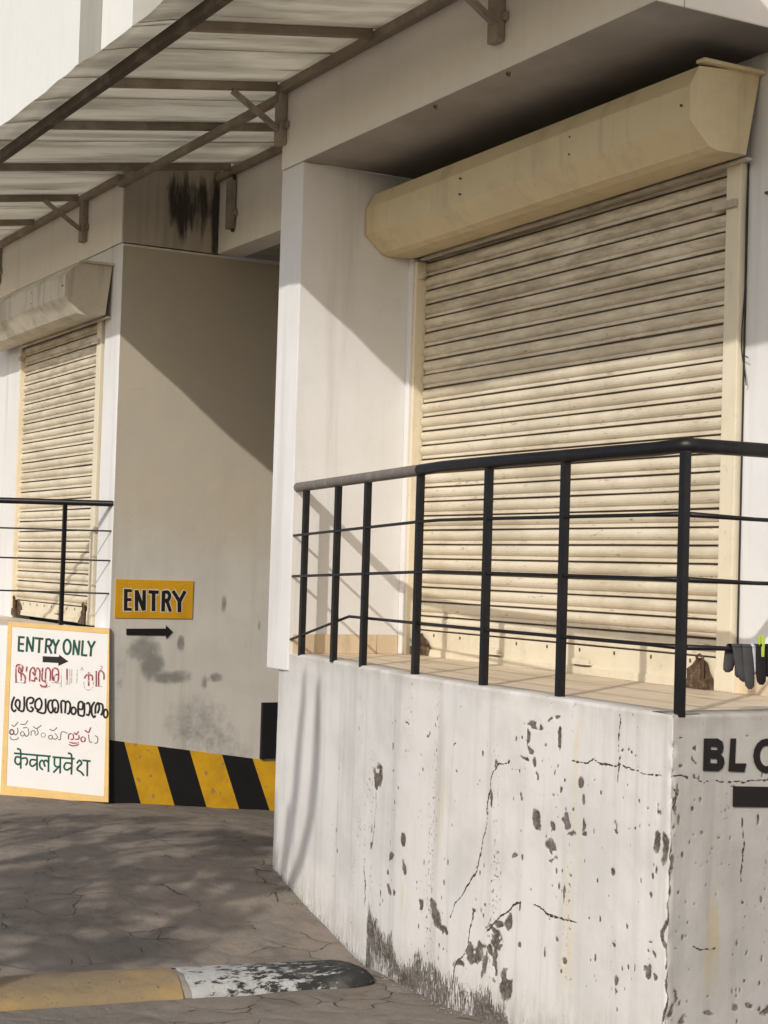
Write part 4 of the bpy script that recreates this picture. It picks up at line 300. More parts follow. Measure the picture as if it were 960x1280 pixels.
# ------------------------------------------------------------------ mesh helpers
def link(name, me, mat, parent=None, loc=None):
    o = bpy.data.objects.new(name, me); col.objects.link(o)
    if mat is not None: me.materials.append(mat)
    if parent is not None: o.parent = parent
    if loc is not None: o.location = loc
    return o
def tag(o, label=None, cat=None, group=None, kind=None):
    if label: o['label'] = label
    if cat: o['category'] = cat
    if group: o['group'] = group
    if kind: o['kind'] = kind
    return o
def thing(name, label, cat, loc=(0, 0, 0), group=None):
    o = bpy.data.objects.new(name, None); col.objects.link(o); o.empty_display_size = .1; o.location = loc
    return tag(o, label, cat, group)
class MB:
    def __init__(s): s.v = []; s.f = []; s.smooth = []
    def add(s, vs, fs, smooth=False):
        n = len(s.v); s.v += [tuple(p) for p in vs]; s.f += [tuple(i+n for i in f) for f in fs]; s.smooth += [smooth]*len(fs); return s
    def box(s, a, b):
        (x0, y0, z0), (x1, y1, z1) = a, b
        return s.add([(x0, y0, z0), (x1, y0, z0), (x1, y1, z0), (x0, y1, z0), (x0, y0, z1), (x1, y0, z1), (x1, y1, z1), (x0, y1, z1)],
                     [(0, 3, 2, 1), (4, 5, 6, 7), (0, 1, 5, 4), (1, 2, 6, 5), (2, 3, 7, 6), (3, 0, 4, 7)])
    def bar(s, p, q, w, h, upv=(0, 0, 1)):
        p, q = Vector(p), Vector(q); d = (q-p).normalized(); u = Vector(upv); r = d.cross(u).normalized(); u = r.cross(d)
        vs = [p+r*(a*w/2)+u*(b*h/2) for a, b in ((-1, -1), (1, -1), (1, 1), (-1, 1))]+[q+r*(a*w/2)+u*(b*h/2) for a, b in ((-1, -1), (1, -1), (1, 1), (-1, 1))]
        return s.add(vs, [(3, 2, 1, 0), (4, 5, 6, 7), (0, 1, 5, 4), (1, 2, 6, 5), (2, 3, 7, 6), (3, 0, 4, 7)])
    def tube(s, pts, r, n=12, caps=True):
        pts = [Vector(p) for p in pts]; rr = r if isinstance(r, (list, tuple)) else [r]*len(pts)
        rings = []; ref = None
        for i, p in enumerate(pts):
            a = (pts[i]-pts[i-1]).normalized() if i > 0 else None; b = (pts[i+1]-pts[i]).normalized() if i < len(pts)-1 else None
            d = ((a or b)+(b or a)).normalized()
            if ref is None: ref = Vector((0, 0, 1)) if abs(d.z) < .9 else Vector((1, 0, 0))
            u = (ref-d*ref.dot(d)).normalized(); ref = u; v = d.cross(u)
            k = 1.
            if a and b: k = 1/max(.5, math.sqrt((1+a.dot(b))/2))
            rings.append([p+(u*math.cos(t*2*math.pi/n)+v*math.sin(t*2*math.pi/n))*rr[i]*k for t in range(n)])
        vs = [q for R in rings for q in R]; fs = []
        for i in range(len(pts)-1):
            for t in range(n): fs.append((i*n+t, i*n+(t+1) % n, (i+1)*n+(t+1) % n, (i+1)*n+t))
        s.add(vs, fs, True)
        if caps: s.add(rings[0], [tuple(range(n))[::-1]]); s.add(rings[-1], [tuple(range(n))])
        return s
    def mesh(s, name, bevel=0, recalc=True):
        me = bpy.data.meshes.new(name); me.from_pydata(s.v, [], s.f)
        me.polygons.foreach_set('use_smooth', s.smooth)
        bm = bmesh.new(); bm.from_mesh(me)
        if bevel:
            bmesh.ops.remove_doubles(bm, verts=bm.verts, dist=1e-5)
            bmesh.ops.recalc_face_normals(bm, faces=bm.faces)
            es = [e for e in bm.edges if len(e.link_faces) == 2 and e.calc_face_angle(0) > .6]
            bmesh.ops.bevel(bm, geom=es, offset=bevel, segments=2, affect='EDGES', profile=.6)
        elif recalc: bmesh.ops.recalc_face_normals(bm, faces=bm.faces)
        bm.to_mesh(me); bm.free(); me.update(); return me
    def build(s, name, mat, parent=None, bevel=0, recalc=True): return link(name, s.mesh(name, bevel, recalc), mat, parent)
def box(name, a, b, mat, parent=None, bevel=0.004): return MB().box(a, b).build(name, mat, parent, bevel)
def grid_mesh(name, Pnts, attrs, mat, parent=None, smooth=True, flip=False):
    """Pnts: (m,n,3) array"""
    m, n = Pnts.shape[:2]; me = bpy.data.meshes.new(name)
    idx = np.arange(m*n).reshape(m, n)
    q = np.stack([idx[:-1, :-1], idx[1:, :-1], idx[1:, 1:], idx[:-1, 1:]], -1).reshape(-1, 4)
    if flip: q = q[:, ::-1]
    me.vertices.add(m*n); me.vertices.foreach_set('co', Pnts.reshape(-1).astype(np.float32))
    me.loops.add(q.size); me.loops.foreach_set('vertex_index', q.reshape(-1).astype(np.int32))
    me.polygons.add(len(q)); me.polygons.foreach_set('loop_start', (np.arange(len(q))*4).astype(np.int32))
    me.polygons.foreach_set('use_smooth', [smooth]*len(q)); me.update(); me.validate()
    for k, a in attrs.items():
        at = me.attributes.new(k, 'FLOAT', 'POINT'); at.data.foreach_set('value', a.reshape(-1).astype(np.float32))
    return link(name, me, mat, parent)
def vnoise(x, y, seed=0):
    xi, yi = np.floor(x), np.floor(y); fx, fy = x-xi, y-yi; fx = fx*fx*(3-2*fx); fy = fy*fy*(3-2*fy)
    h = lambda a, b: np.modf(np.abs(np.sin(a*127.1+b*311.7+seed*74.7)*43758.5453))[0]
    return (h(xi, yi)*(1-fx)+h(xi+1, yi)*fx)*(1-fy)+(h(xi, yi+1)*(1-fx)+h(xi+1, yi+1)*fx)*fy-.5
def fbm(x, y, seed=0, o=4): return sum(vnoise(x*2**k, y*2**k, seed+k)/2**k for k in range(o))
def blobfield(S_, Z_, L, k=1.0):
    f = np.zeros_like(S_)
    for b in L:
        s0, z0, rs, rz = b[:4]; a = b[4] if len(b) > 4 else 1.
        d = ((S_-s0)/(rs*1.6*k))**2+((Z_-z0)/(rz*1.6*k))**2
        f = np.maximum(f, a*np.clip(1.15-d*.65, 0, 1))
    return f
# ------------------------------------------------------------------ ground shape
GP = np.array([(-8.54, 4.04, .017), (-8.05, 4.01, -.07), (-7.75, 3.99, -.134), (-7.26, 3.92, -.192), (-7.03, 3.88, -.215), (-6.78, 3.84, -.19), (-6.02, 3.76, -.167), (-5.61, 3.75, -.125), (-4.6, 3.73, -.10),
 (-11.18, 4.06, -.013), (-11.56, 3.38, .031), (-11.14, 5.26, -.115), (-9, 6, -.2), (-11, 8, -.4), (-8.5, 8, -.4), (-6.9, 2.7, -.17), (-7.2, 1.8, -.165), (-6.4, .6, -.15), (-9, 2, -.06), (-10.2, 1, -.03), (-13, 1, .02), (-13, 3, .04), (0, 0, 0), (-3, 2, -.08), (-3, 4.5, -.08), (0, -6, 0), (-8, -6, 0), (-14, -6, 0), (-4.4, 6, -.1), (-16, 6, 0.)])
def tps(r): return np.where(r > 1e-9, r*r*np.log(np.maximum(r, 1e-9)), 0)
_n = len(GP); K = tps(np.hypot(GP[:, None, 0]-GP[None, :, 0], GP[:, None, 1]-GP[None, :, 1]))+np.eye(_n)*.02
Pm = np.c_[np.ones(_n), GP[:, :2]]; A = np.block([[K, Pm], [Pm.T, np.zeros((3, 3))]]); SOL = np.linalg.solve(A, np.r_[GP[:, 2], 0, 0, 0])
def gz(x, y):
    x = np.asarray(x, float); y = np.asarray(y, float); o = SOL[_n]+SOL[_n+1]*x+SOL[_n+2]*y
    for i in range(_n): o = o+SOL[i]*tps(np.hypot(x-GP[i, 0], y-GP[i, 1]))
    k = np.clip((np.hypot(x+7.5, y-2)-7)/6, 0, 1); k = k*k*(3-2*k)
    return o*(1-k)+(-.05)*k
gx = np.r_[-400, -200, -100, -60, -40, -28, -22, np.arange(-18, -12, .25), np.arange(-12, -4, .025), np.arange(-4, 4, .25), 6, 10, 16, 30, 60, 120, 300]
gy = np.r_[-300, -120, -60, -30, -18, np.arange(-12, .5, .4), np.arange(.5, 5.6, .025), np.arange(5.6, 12, .3), 16, 24, 40, 80, 200, 400]
XX, YY = np.meshgrid(gx, gy, indexing='ij'); ZZ = gz(XX, YY)
near = np.clip(1-(np.hypot(XX+8, YY-3)-5)/2, 0, 1)
ZZ = ZZ+near*(fbm(XX*2.1, YY*2.1, 3)*.010+fbm(XX*9, YY*9, 9, 3)*.004)
tag(grid_mesh('ground', np.stack([XX, YY, ZZ], -1), {}, MT['ground']), kind='structure')
# ------------------------------------------------------------------ buildings
XP0, XP1, XC, YF, YS, XL, ZS, ZF = -8.538, -8.263, -5.123, 4.0, 4.785, -11.144, 3.964, 1.213
TOP = 9.0
rb = thing('shop_building', 'white rendered shop block on the right, with pillar, deep overhang and cream shutter bay', 'building', (-6.5, 5, 0))
rb.location = (0, 0, 0)
def faceted(name, a, b, mat, parent, bevel=.006): return box(name, a, b, mat, parent, bevel)
faceted('pillar', (XP0, YF+.006, 1.117), (XP1, YS+.05, ZS-.004), MT['white'], rb)
faceted('fascia', (XP0-.002, YF, ZS), (XC, YF+.14, TOP), MT['fascia'], rb)
faceted('side_fascia', (XC-.14, YF+.143, ZS), (XC+.0, YS-.002, TOP), MT['fascia'], rb)
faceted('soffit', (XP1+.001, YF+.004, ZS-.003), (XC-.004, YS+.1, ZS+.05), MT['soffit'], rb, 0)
faceted('back_wall', (-5.462, YS+.004, ZF-.02), (3.0, YS+.25, TOP), MT['white'], rb)
faceted('lintel', (XP1-.1, YS+.006, 3.5), (-5.465, YS+.24, TOP), MT['white'], rb)
faceted('inner_wall', (XP0, YS+.053, -1), (XP1+.02, 10.2, ZS-.002), MT['ceil'], rb)
faceted('foundation', (-8.40, 4.16, -1), (-4.75, YS+.2, ZF-.06), MT['cement'], rb, 0)
faceted('opening_back', (XP1+.03, YS+.1, ZF-.05), (-5.47, YS+.12, 3.49), MT['dark'], rb, 0)
faceted('pier', (XP1+.001, YS-.085, ZF), (XP1+.045, YS+.05, 3.49), MT['white'], rb)
for i, (y0, y1) in enumerate(((4.03, 4.30), (4.304, 4.56), (4.564, 4.696))):
    box('skirting_tile', (XP1, y0, ZF), (XP1+.010, y1, ZF+.108), MT['skirt'], rb, .0015)
for i in range(8): box('skirting_tile', (-5.455+i*.3, YS-.008, ZF), (-5.455+i*.3+.296, YS+.004, ZF+.105), MT['skirt'], rb, .0015)
for x, y in ((-6.884, 4.035), (-6.24, 4.034)):
    MB().tube([(x, y, ZS+.02), (x, y, ZS-.012), (x+.018, y, ZS-.022), (x+.024, y, ZS-.008)], .004, 6).build('ceiling_hook', MT['rusty'], rb)
for x, z in ((-5.335, 3.35), (-5.30, 3.33)): MB().tube([(x, YS+.01, z), (x, YS-.012, z-.004)], .007, 6).build('wall_screw', MT['rusty'], rb)
# platform floor tiles
fpl = [(-8.30, 4.15), (-7.61, 4.08), (-6.576, 3.92), (-5.892, 3.88), (-4.72, 3.86), (-4.62, 3.90), (-4.62, YS+.01), (-8.30, YS+.01)]; m = MB(); k_ = len(fpl)
m.add([(x, y, ZF-.08) for x, y in fpl]+[(x, y, ZF-.012) for x, y in fpl], [tuple(range(k_))[::-1], tuple(range(k_, 2*k_))]+[(i, (i+1) % k_, k_+(i+1) % k_, k_+i) for i in range(k_)])
ft = tag(m.build('platform_floor', MT['cement']), kind='structure')
for i in range(13):
    for j in range(4):
        x0 = -8.262+i*.3; y1 = YS-.002-j*.3; y0 = y1-.2965
        fy = float(np.interp(x0+.15, [-8.3, -7.61, -6.576, -5.892, -4.59], [4.13, 4.095, 3.915, 3.87, 3.85]))
        xe = min(x0+.2965, -4.62)
        if y0 < fy: y0 = fy
        if y1-y0 > .03 and xe > x0+.03: box('floor_tile', (x0, y0, ZF-.012), (xe, y1, ZF+random.uniform(-.0006, .0006)), MT['tile'], ft, .0015)
# left block
lb = thing('corner_building', 'white rendered block behind the entry board, with a long grey side wall', 'building')
faceted('front_wall', (XL-.326, YF, .0), (XL-.02, YF+.2, ZS-.003), MT['white'], lb)
faceted('front_wall', (-18, YF, .0), (-13.53, YF+.2, ZS-.003), MT['white'], lb)
faceted('lintel', (-13.528, YF+.001, 3.5), (XL-.328, YF+.2, ZS-.004), MT['white'], lb)
faceted('opening_back', (-13.528, YF+.15, 1.0), (XL-.33, YF+.17, 3.499), MT['dark'], lb, 0)
faceted('front_fascia', (-18, YF-.006, ZS), (XL-.02, YF+.2, 4.62), MT['fascia'], lb)
# side wall with smudges
ys = np.arange(YF, 9.9, .02); zs = np.arange(-.8, ZS-.006, .02)
Yg, Zg = np.meshgrid(ys, zs, indexing='ij')
Xg = np.full_like(Yg, XL)+fbm(Yg*1.3, Zg*1.3, 5)*.006*np.clip((Yg-YF)/.1, 0, 1)
sw = grid_mesh('side_wall', np.stack([Xg, Yg, Zg], -1), {'smudge': blobfield(Yg, Zg, D['smudge'], .8)}, MT['entryw'], lb, flip=False)
faceted('wall_core', (XL-.24, YF+.003, -.8), (XL-.004, 9.9, ZS-.006), MT['white'], lb)
ys = np.arange(YF-.006, 4.75, .01); zs = np.arange(ZS, 4.63, .01); Yg, Zg = np.meshgrid(ys, zs, indexing='ij')
grid_mesh('side_fascia', np.stack([np.full_like(Yg, XL+.006), Yg, Zg], -1), {'drip': blobfield(Yg, Zg, D['drip'], .8)}, MT['stained'], lb)
faceted('fascia_core', (XL-.24, YF-.0055, ZS+.001), (XL+.0055, 4.75, 4.625), MT['stained'], lb, 0)
# upper floor, stepping back
faceted('upper_wall', (-24, YF+.002, 4.622), (-12.324, 8, TOP+3), MT['upper'], lb)
faceted('upper_wall', (-12.322, 4.18, 4.622), (-11.629, 8.1, TOP+3), MT['upper'], lb)
faceted('upper_wall', (-11.627, 7.3, 4.622), (XP0-.1, 8.2, TOP+3), MT['upper'], lb)
box('wall_return', (-12.323, 4.0035, 4.63), (-12.3195, 4.1785, TOP+2.9), MT['return'], lb, 0)
box('wall_return', (-11.628, 4.182, 4.63), (-11.624, 7.29, TOP+2.9), MT['beige'], lb, 0)
# entrance beam, ceiling, garage interior
eb_ = thing('entrance_beam', 'pale beam with dirty top edge set back over the driveway opening', 'beam')
faceted('beam', (XL+.008, 4.725, ZS-.0), (XP0-.003, 4.93, 4.66), MT['fascia'], eb_)
faceted('ceiling', (XL+.0, 4.932, ZS+.002), (XP0, 10, ZS+.2), MT['ceil'], eb_, 0)
faceted('far_wall', (XL-.3, 9.95, -1), (XP0+.1, 10.15, ZS+.2), MT['ceil'], eb_, 0)
faceted('gutter_pipe', (-10.86, 4.70, 4.08), (-10.84, 4.724, 4.5), MT['beamdark'], eb_, .003)
# yellow/black stripes along the wall foot (painted bands, top edge falls inward)
sg = thing('hazard_stripe_band', 'slanted black and amber hazard stripes painted along the foot of the grey side wall', 'painted stripes')
def ztop(y): return .431-(y-4.03)*.146
def zbot(y): return float(gz(XL+.02, y))-.05
ed = [(4.0, 3.82), (4.136, 4.284), (4.387, 4.533), (4.636, 4.775), (4.891, 5.024), (5.137, 5.263), (5.39, 5.51), (5.64, 5.76), (5.9, 6.02), (6.2, 6.3)]
def edx(e, z):
    zt, zb = ztop(e[0]), -.05; t = (zt-z)/(zt-zb); return e[0]+(e[1]-e[0])*t
for i in range(len(ed)-1):
    a, b = ed[i], ed[i+1]; n = 8; vs = []
    for k in range(n+1):
        for e in (a, b):
            y_ = e[0]; zt = ztop(e[0]); zb = -.2; z = zt+(zb-zt)*k/n; y = max(4.0, edx(e, z)); vs.append((XL+.0075, y, z))
    fs = [(2*k, 2*k+1, 2*k+3, 2*k+2) for k in range(n)]
    vs2 = [(x-.007, y, z) for x, y, z in vs]
    m = MB(); N = len(vs); m.add(vs+vs2, fs+[(0, 1, N+1, N)]+[(2*k, 2*k+2, N+2*k+2, N+2*k) for k in range(n)]+[(2*k+1, N+2*k+1, N+2*k+3, 2*k+3) for k in range(n)])
    m.build('stripe', MT['dark'] if i % 2 == 0 else MT['stripe_yellow'], sg)
pan = tag(box('black_wall_panel', (XL, 5.195, ztop(5.2)+.004), (XL+.03, 5.55, .68), MT['dark'], None, .003), 'plain black upright panel on the grey side wall just above the stripes, half hidden by the pillar', 'panel')
# ------------------------------------------------------------------ lettering
WID = [1.12]
def ribbon(mb, pts, wd, fn, z0):
    wd *= WID[0]
    P = [Vector((a, b)) for a, b in pts]; L = []; R = []
    Q = [P[0]]
    for p in P[1:]:
        if (p-Q[-1]).length > wd*.12: Q.append(p)
    if len(Q) < 2: return
    P = Q; closed = (P[0]-P[-1]).length < wd*.6 and len(P) > 5
    for i, p in enumerate(P):
        a = (P[i]-P[i-1]).normalized() if i else None; b = (P[i+1]-P[i]).normalized() if i < len(P)-1 else None
        if closed and i == 0: a = (P[0]-P[-2]).normalized()
        if closed and i == len(P)-1: b = (P[1]-P[0]).normalized()
        d = ((a or b)+(b or a));
        if d.length < .2: d = a or b
        d.normalize(); n = Vector((-d.y, d.x)); k = 1
        if a and b: k = min(1.35, 1/max(.3, abs(n.dot(Vector((-a.y, a.x))))))
        L.append(p+n*wd/2*k); R.append(p-n*wd/2*k)
    vs = [fn(q.x, q.y, z0) for q in L]+[fn(q.x, q.y, z0) for q in R]; n = len(P)
    mb.add(vs, [(i, i+1, n+i+1, n+i) for i in range(n-1)])
def letters(name, key, mat, fn, parent, base):
    """one mesh per connected character"""
    st = D[key]; par = list(range(len(st)))
    def find(i):
        while par[i] != i: i = par[i]
        return i
    A_ = [np.array(q_[1:]) for q_ in st]
    dense = [np.concatenate([np.linspace(a[i], a[i+1], 6) for i in range(len(a)-1)]) for a in A_]
    for i in range(len(st)):
        for j in range(i):
            d = np.sqrt(((dense[i][:, None]-dense[j][None])**2).sum(-1)).min()
            if d < (st[i][0]+st[j][0])*.5+.0008: par[find(i)] = find(j)
    z = base
    for r_ in sorted(set(find(i) for i in range(len(st)))):
        mb = MB()
        for i in range(len(st)):
            if find(i) == r_: z += .00003; ribbon(mb, st[i][1:], st[i][0], fn, z)
        if mb.v: mb.build(name, mat, parent, 0, False)
def poly(name, pts, mat, fn, parent, off, thick=.0008, holes=()):
    bm = bmesh.new()
    def loop(pp, o): return [bm.verts.new(fn(a, b, o)) for a, b in pp]
    es = []
    for pp in [pts]+list(holes):
        vs = loop(pp, off)
        for i in range(len(vs)): es.append(bm.edges.new((vs[i], vs[(i+1) % len(vs)])))
    bmesh.ops.triangle_fill(bm, edges=es, use_beauty=True)
    me = bpy.data.meshes.new(name); bm.to_mesh(me); bm.free(); return link(name, me, mat, parent)
# ENTRY sign on the side wall
fe = lambda y, z, o: (XL+.008+o, y, z)
es_ = thing('entry_sign', 'amber sign with black ENTRY lettering on the grey side wall', 'sign')
m = MB(); m.box((XL-.002, 4.031, 1.292), (XL+.008, 4.622, 1.566)); m.build('sign_plate', MT['entry_yellow'], es_, .001)
letters('letter_outline', 'entry_outline', MT['white_ink'], fe, es_, .0004)
letters('letter', 'entry_sign', MT['ink_solid'], fe, es_, .0016)
tag(poly('painted_arrow', D['entry_arrow'], MT['ink_solid'], lambda y, z, o: (XL+.006+o, y, z), None, .0015), 'black arrow pointing right painted on the wall under the amber sign', 'arrow')
# multi-language board
O2 = Vector((-11.12375, 3.95548)); C2 = Vector((-.48389, -.87513)); N2 = Vector((.87513, -.48389))
def fb(s, z, o): p = O2+C2*s+N2*o; return (p.x, p.y, z)
bd = thing('entry_only_board', 'tall white board with yellow frame, green ENTRY ONLY above lines of Indian scripts', 'sign')
q = [(-.070, .002), (.690, .020), (.681, 1.243), (-.034, 1.219)]; qi = [(-.036, .043), (.650, .098), (.652, 1.212), (-.0265, 1.180)]
m = MB(); vs = [fb(a, b, .0) for a, b in q]+[fb(a, b, -.03) for a, b in q]
m.add(vs, [(0, 1, 2, 3), (7, 6, 5, 4)]+[(i, (i+1) % 4, 4+(i+1) % 4, 4+i) for i in range(4)]); m.build('panel', MT['sign_white'], bd, .001)
for i in range(4):
    j = (i+1) % 4; m = MB(); ps = [q[i], q[j], qi[j], qi[i]]
    m.add([fb(a, b, .0012) for a, b in ps]+[fb(a, b, .003) for a, b in ps], [(4, 5, 6, 7), (0, 1, 5, 4), (1, 2, 6, 5), (2, 3, 7, 6), (3, 0, 4, 7)])
    m.build('frame_strip', MT['sign_yellow'], bd, .0006)
WID[0] = 1.2
letters('letter', 'entry_only', MT['green_ink'], fb, bd, .001)
poly('arrow', D['board_arrow'], MT['ink_solid'], fb, bd, .0012)
MT['pink_ink'] = flat('washed_out_pink_paint', (.72, .50, .50), (.76, .62, .60), .6, (.79, .745, .71), .7, 30, .56)
_w = WID[0]; WID[0] = 2.3; letters('letter_wash', 'tamil', MT['pink_ink'], fb, bd, .0006); WID[0] = 1.9; letters('letter_wash', 'telugu_red', MT['pink_ink'], fb, bd, .0006); WID[0] = 1.3
letters('letter', 'tamil_faint', MT['faint_ink'], fb, bd, .001)
letters('letter', 'tamil', MT['red_ink'], fb, bd, .0024)
WID[0] = 1.22
letters('letter', 'malayalam', MT['ink_solid'], fb, bd, .0034)
WID[0] = 1.2
letters('letter', 'telugu', MT['brown_ink'], fb, bd, .001)
letters('letter', 'telugu_red', MT['red_ink'], fb, bd, .0026)
letters('letter', 'hindi', MT['green_ink'], fb, bd, .001)
# ------------------------------------------------------------------ right parapet
PP = [Vector(p) for p in D['par_poly']]; cum = [0.]
for a, b in zip(PP[:-1], PP[1:]): cum.append(cum[-1]+(b-a).length)
sarr = np.unique(np.r_[np.arange(0, cum[-1], .006), cum])
px = np.interp(sarr, cum, [p.x for p in PP]); py = np.interp(sarr, cum, [p.y for p in PP])
# smooth the gentle bends, keep the outer corner
def smooth(a, win):
    k = np.ones(win)/win; b = np.convolve(np.pad(a, win//2, 'edge'), k, 'valid')[:len(a)]; return b
cs_ = cum[5]; msk = np.clip(np.minimum(np.abs(sarr-cs_), np.abs(sarr-cum[1]))/.25-.08, 0, 1)
px2 = smooth(px, 51); py2 = smooth(py, 51); px = px*(1-msk)+px2*msk; py = py*(1-msk)+py2*msk
sx, sy = smooth(px, 3), smooth(py, 3)
tx = np.gradient(sx, sarr); ty = np.gradient(sy, sarr); L_ = np.hypot(tx, ty); nx, ny = ty/L_, -tx/L_
zarr = np.r_[np.arange(-.42, 1.203, .006), 1.205, 1.213]
S2, Z2 = np.meshgrid(sarr, zarr, indexing='ij')
r_ = random.Random(11); small = []
def near_(s, z): return s, z
for (s0, z0, z1, n_) in ((2.05, .2, 1.0, 26), (2.35, .1, .9, 20), (3.22, .35, 1.1, 34), (3.42, .2, 1.1, 34), (3.50, .4, .95, 30), (3.72, .0, 1.0, 26), (3.92, .1, 1.1, 24), (4.02, -.1, .9, 34), (2.9, .1, 1.0, 18), (2.6, .0, .8, 20), (1.7, .1, .9, 14), (1.25, .0, .7, 10), (3.0, -.05, .35, 24), (cum[5]+.15, 0., 1.0, 22), (cum[5]+.3, .1, .9, 18), (cum[5]+.05, .0, 1.1, 30), (cum[5]+.42, .0, 1., 16), (2.4, -.1, .4, 20), (1.9, -.1, .3, 16)):
    for i in range(int(n_*.62)):
        e_ = r_.random()**2
        small.append([s0+r_.gauss(0, .035), r_.uniform(z0, z1), .002+.0035*e_, .003+.016*e_*r_.random()])
W1 = fbm(S2*9, Z2*9, 41, 5); W2 = fbm(S2*9+40, Z2*9, 47, 5)
chips = blobfield(S2+W1*.042+W2*.012, Z2+W2*.055, D['chips']+D['chips_side'], .70)
chips = np.maximum(chips, blobfield(S2+W1*.008, Z2+W2*.016, small, 1.)*.95)
chips = chips*np.clip(1.25-np.clip(fbm(S2*26, Z2*26, 61, 3)-.18, 0, 1)*5, .2, 1)
crack = np.zeros_like(S2); CS = S2+W1*.03; CZ_ = Z2+W2*.03
for cl in D['cracks']:
    for (s0, z0), (s1, z1) in zip(cl[:-1], cl[1:]):
        L2 = max(1e-6, (s1-s0)**2+(z1-z0)**2); t = np.clip(((CS-s0)*(s1-s0)+(CZ_-z0)*(z1-z0))/L2, 0, 1)
        d = np.hypot(CS-s0-t*(s1-s0), CZ_-z0-t*(z1-z0)); crack = np.maximum(crack, np.clip(1-d/.009, 0, 1))
gl = gz(np.interp(S2, sarr, px), np.interp(S2, sarr, py))
st_ = D['scrape_top']; zt = np.interp(S2, [p[0] for p in st_], [p[1] for p in st_], left=-9, right=-9)
scr = np.clip((zt-Z2+fbm(S2*14, Z2*3, 71)*.10)/.12+.2, 0, 1)*(.62+.5*fbm(S2*7, Z2*5, 72)+.25*np.clip(1-(zt-Z2)/.25, 0, 1))*(zt > -5)
scr = np.maximum(scr, .75*np.clip((gl+.13-Z2)/.10, 0, 1)*(S2 > cs_)); scr = np.maximum(scr, .42*np.clip((gl+.07-Z2)/.06, 0, 1))
low = np.clip((gl+.22-Z2)/.2, 0, 1); topd = np.clip((Z2-1.15)/.06, 0, 1)
disp = fbm(S2*2, Z2*2, 11, 3)*.005+fbm(S2*14, Z2*14, 12, 3)*.0012-np.clip(chips*2-.9, 0, 1)*.003-.004*((Z2 > 1.209))
edge = np.exp(-((S2-cs_)/.012)**2)*np.clip(vnoise(Z2*22, S2*0+3, 4)+.15, 0, 1)*.02
disp = disp-edge
PX = px[:, None]+nx[:, None]*disp; PY = py[:, None]+ny[:, None]*disp
G = np.stack([PX, PY, Z2], -1)
cap = np.stack([px-nx*.014, py-ny*.014, np.full_like(px, 1.2155)], -1)[:, None]; cap2 = np.stack([px-nx*.13, py-ny*.13, np.full_like(px, 1.2165)], -1)[:, None]; cap3 = cap2.copy(); cap3[..., 2] = 1.15
G = np.concatenate([G, cap, cap2, cap3], 1)
ext = lambda a, v=None: np.concatenate([a, np.repeat(a[:, -1:] if v is None else np.full_like(a[:, -1:], v), 3, 1)], 1)
pw = thing('parapet_wall', 'curved white boundary wall with flaking paint and cracks, in front of the big shutter', 'wall')
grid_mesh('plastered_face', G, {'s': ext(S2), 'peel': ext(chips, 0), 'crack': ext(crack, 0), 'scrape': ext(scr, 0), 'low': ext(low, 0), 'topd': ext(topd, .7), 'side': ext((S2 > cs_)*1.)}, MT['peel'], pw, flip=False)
B0 = Vector((-4.59, 3.735)); Bd = (Vector((-4.588, 4.10))-B0).normalized(); Bn = Vector((Bd.y, -Bd.x))
# follow the real side run of the wall
def fk(s, z, o):
    sd_ = cum[5]+s; x = float(np.interp(sd_, sarr, px)); y = float(np.interp(sd_, sarr, py)); return (x+Bn.x*(.0055+o), y+Bn.y*(.0055+o), z)
tx_ = thing('block_lettering', 'black letters BLO above a black bar on the greyer end face of flaking wall', 'lettering')
poly('letter', D['block_B'][0], MT['ink'], fk, tx_, .0, holes=D['block_B'][1:])
poly('letter', D['block_L'], MT['ink'], fk, tx_, .0)
poly('letter', D['block_O'][0], MT['ink'], fk, tx_, .0, holes=[D['block_O'][1]])
poly('bar', D['block_bar'], MT['ink'], fk, tx_, .0)
# left parapet
lp = thing('low_wall', 'plain white low wall behind the entry board, carrying the left railing', 'wall')
Aw = Vector((-11.15, 3.995))
def fl_(s, o, z): p = Aw+C2*s+N2*o; return (p.x, p.y, z)
m = MB(); vs = [fl_(s, o, z) for z in (-.3, 1.215) for s, o in ((0, -.01), (4, -.01), (4, -.16), (0, -.16))]
m.add(vs, [(0, 1, 2, 3), (4, 5, 6, 7), (0, 1, 5, 4), (1, 2, 6, 5), (2, 3, 7, 6), (3, 0, 4, 7)]); m.build('wall_body', MT['white'], lp, .008)
fp = MB(); fp.add([(XL-.03, YF-.001, ZF-.012), (-18, YF-.001, ZF-.012), (-18, -3, ZF-.012), fl_(4, -.12, ZF-.012), fl_(0.0, -.12, ZF-.012)], [(0, 1, 2, 3, 4)])
tag(fp.build('upper_platform', MT['tile']), kind='structure')
# ------------------------------------------------------------------ railings
def railing(name, label, path_top, bars, posts, rt_, rp, rb_, special=None, gname='black steel railings'):
    t = thing(name, label, 'railing', (0, 0, 0), gname)
    if special:
        MB().tube(special, rt_, 16).build('handrail', MT['greyrail'], t)['label'] = 'dusty end section of the handrail, sun sheen painted grey'
    MB().tube(path_top, rt_, 16).build('handrail', MT['black'], t)
    for b in bars: MB().tube(b, rb_, 8).build('bar', MT['black'], t)
    for p, q_ in posts: MB().bar(p, q_, rp, rp, (0, 1, 0)).build('post', MT['black'], t, .003)
    return t
def inset(s, d):
    x = float(np.interp(s, sarr, px)); y = float(np.interp(s, sarr, py)); a = float(np.interp(s, sarr, nx)); b = float(np.interp(s, sarr, ny)); return (x-a*d, y-b*d)
ZR = (2.164, 1.924, 1.692, 1.452)
b1 = inset(cum[3]-.01, .035); c1 = (-4.605, 3.775)
mid = [inset(s, .04) for s in np.linspace(cum[3]+.2, cum[5]-.2, 5)]
endp = (-4.60, 4.62)
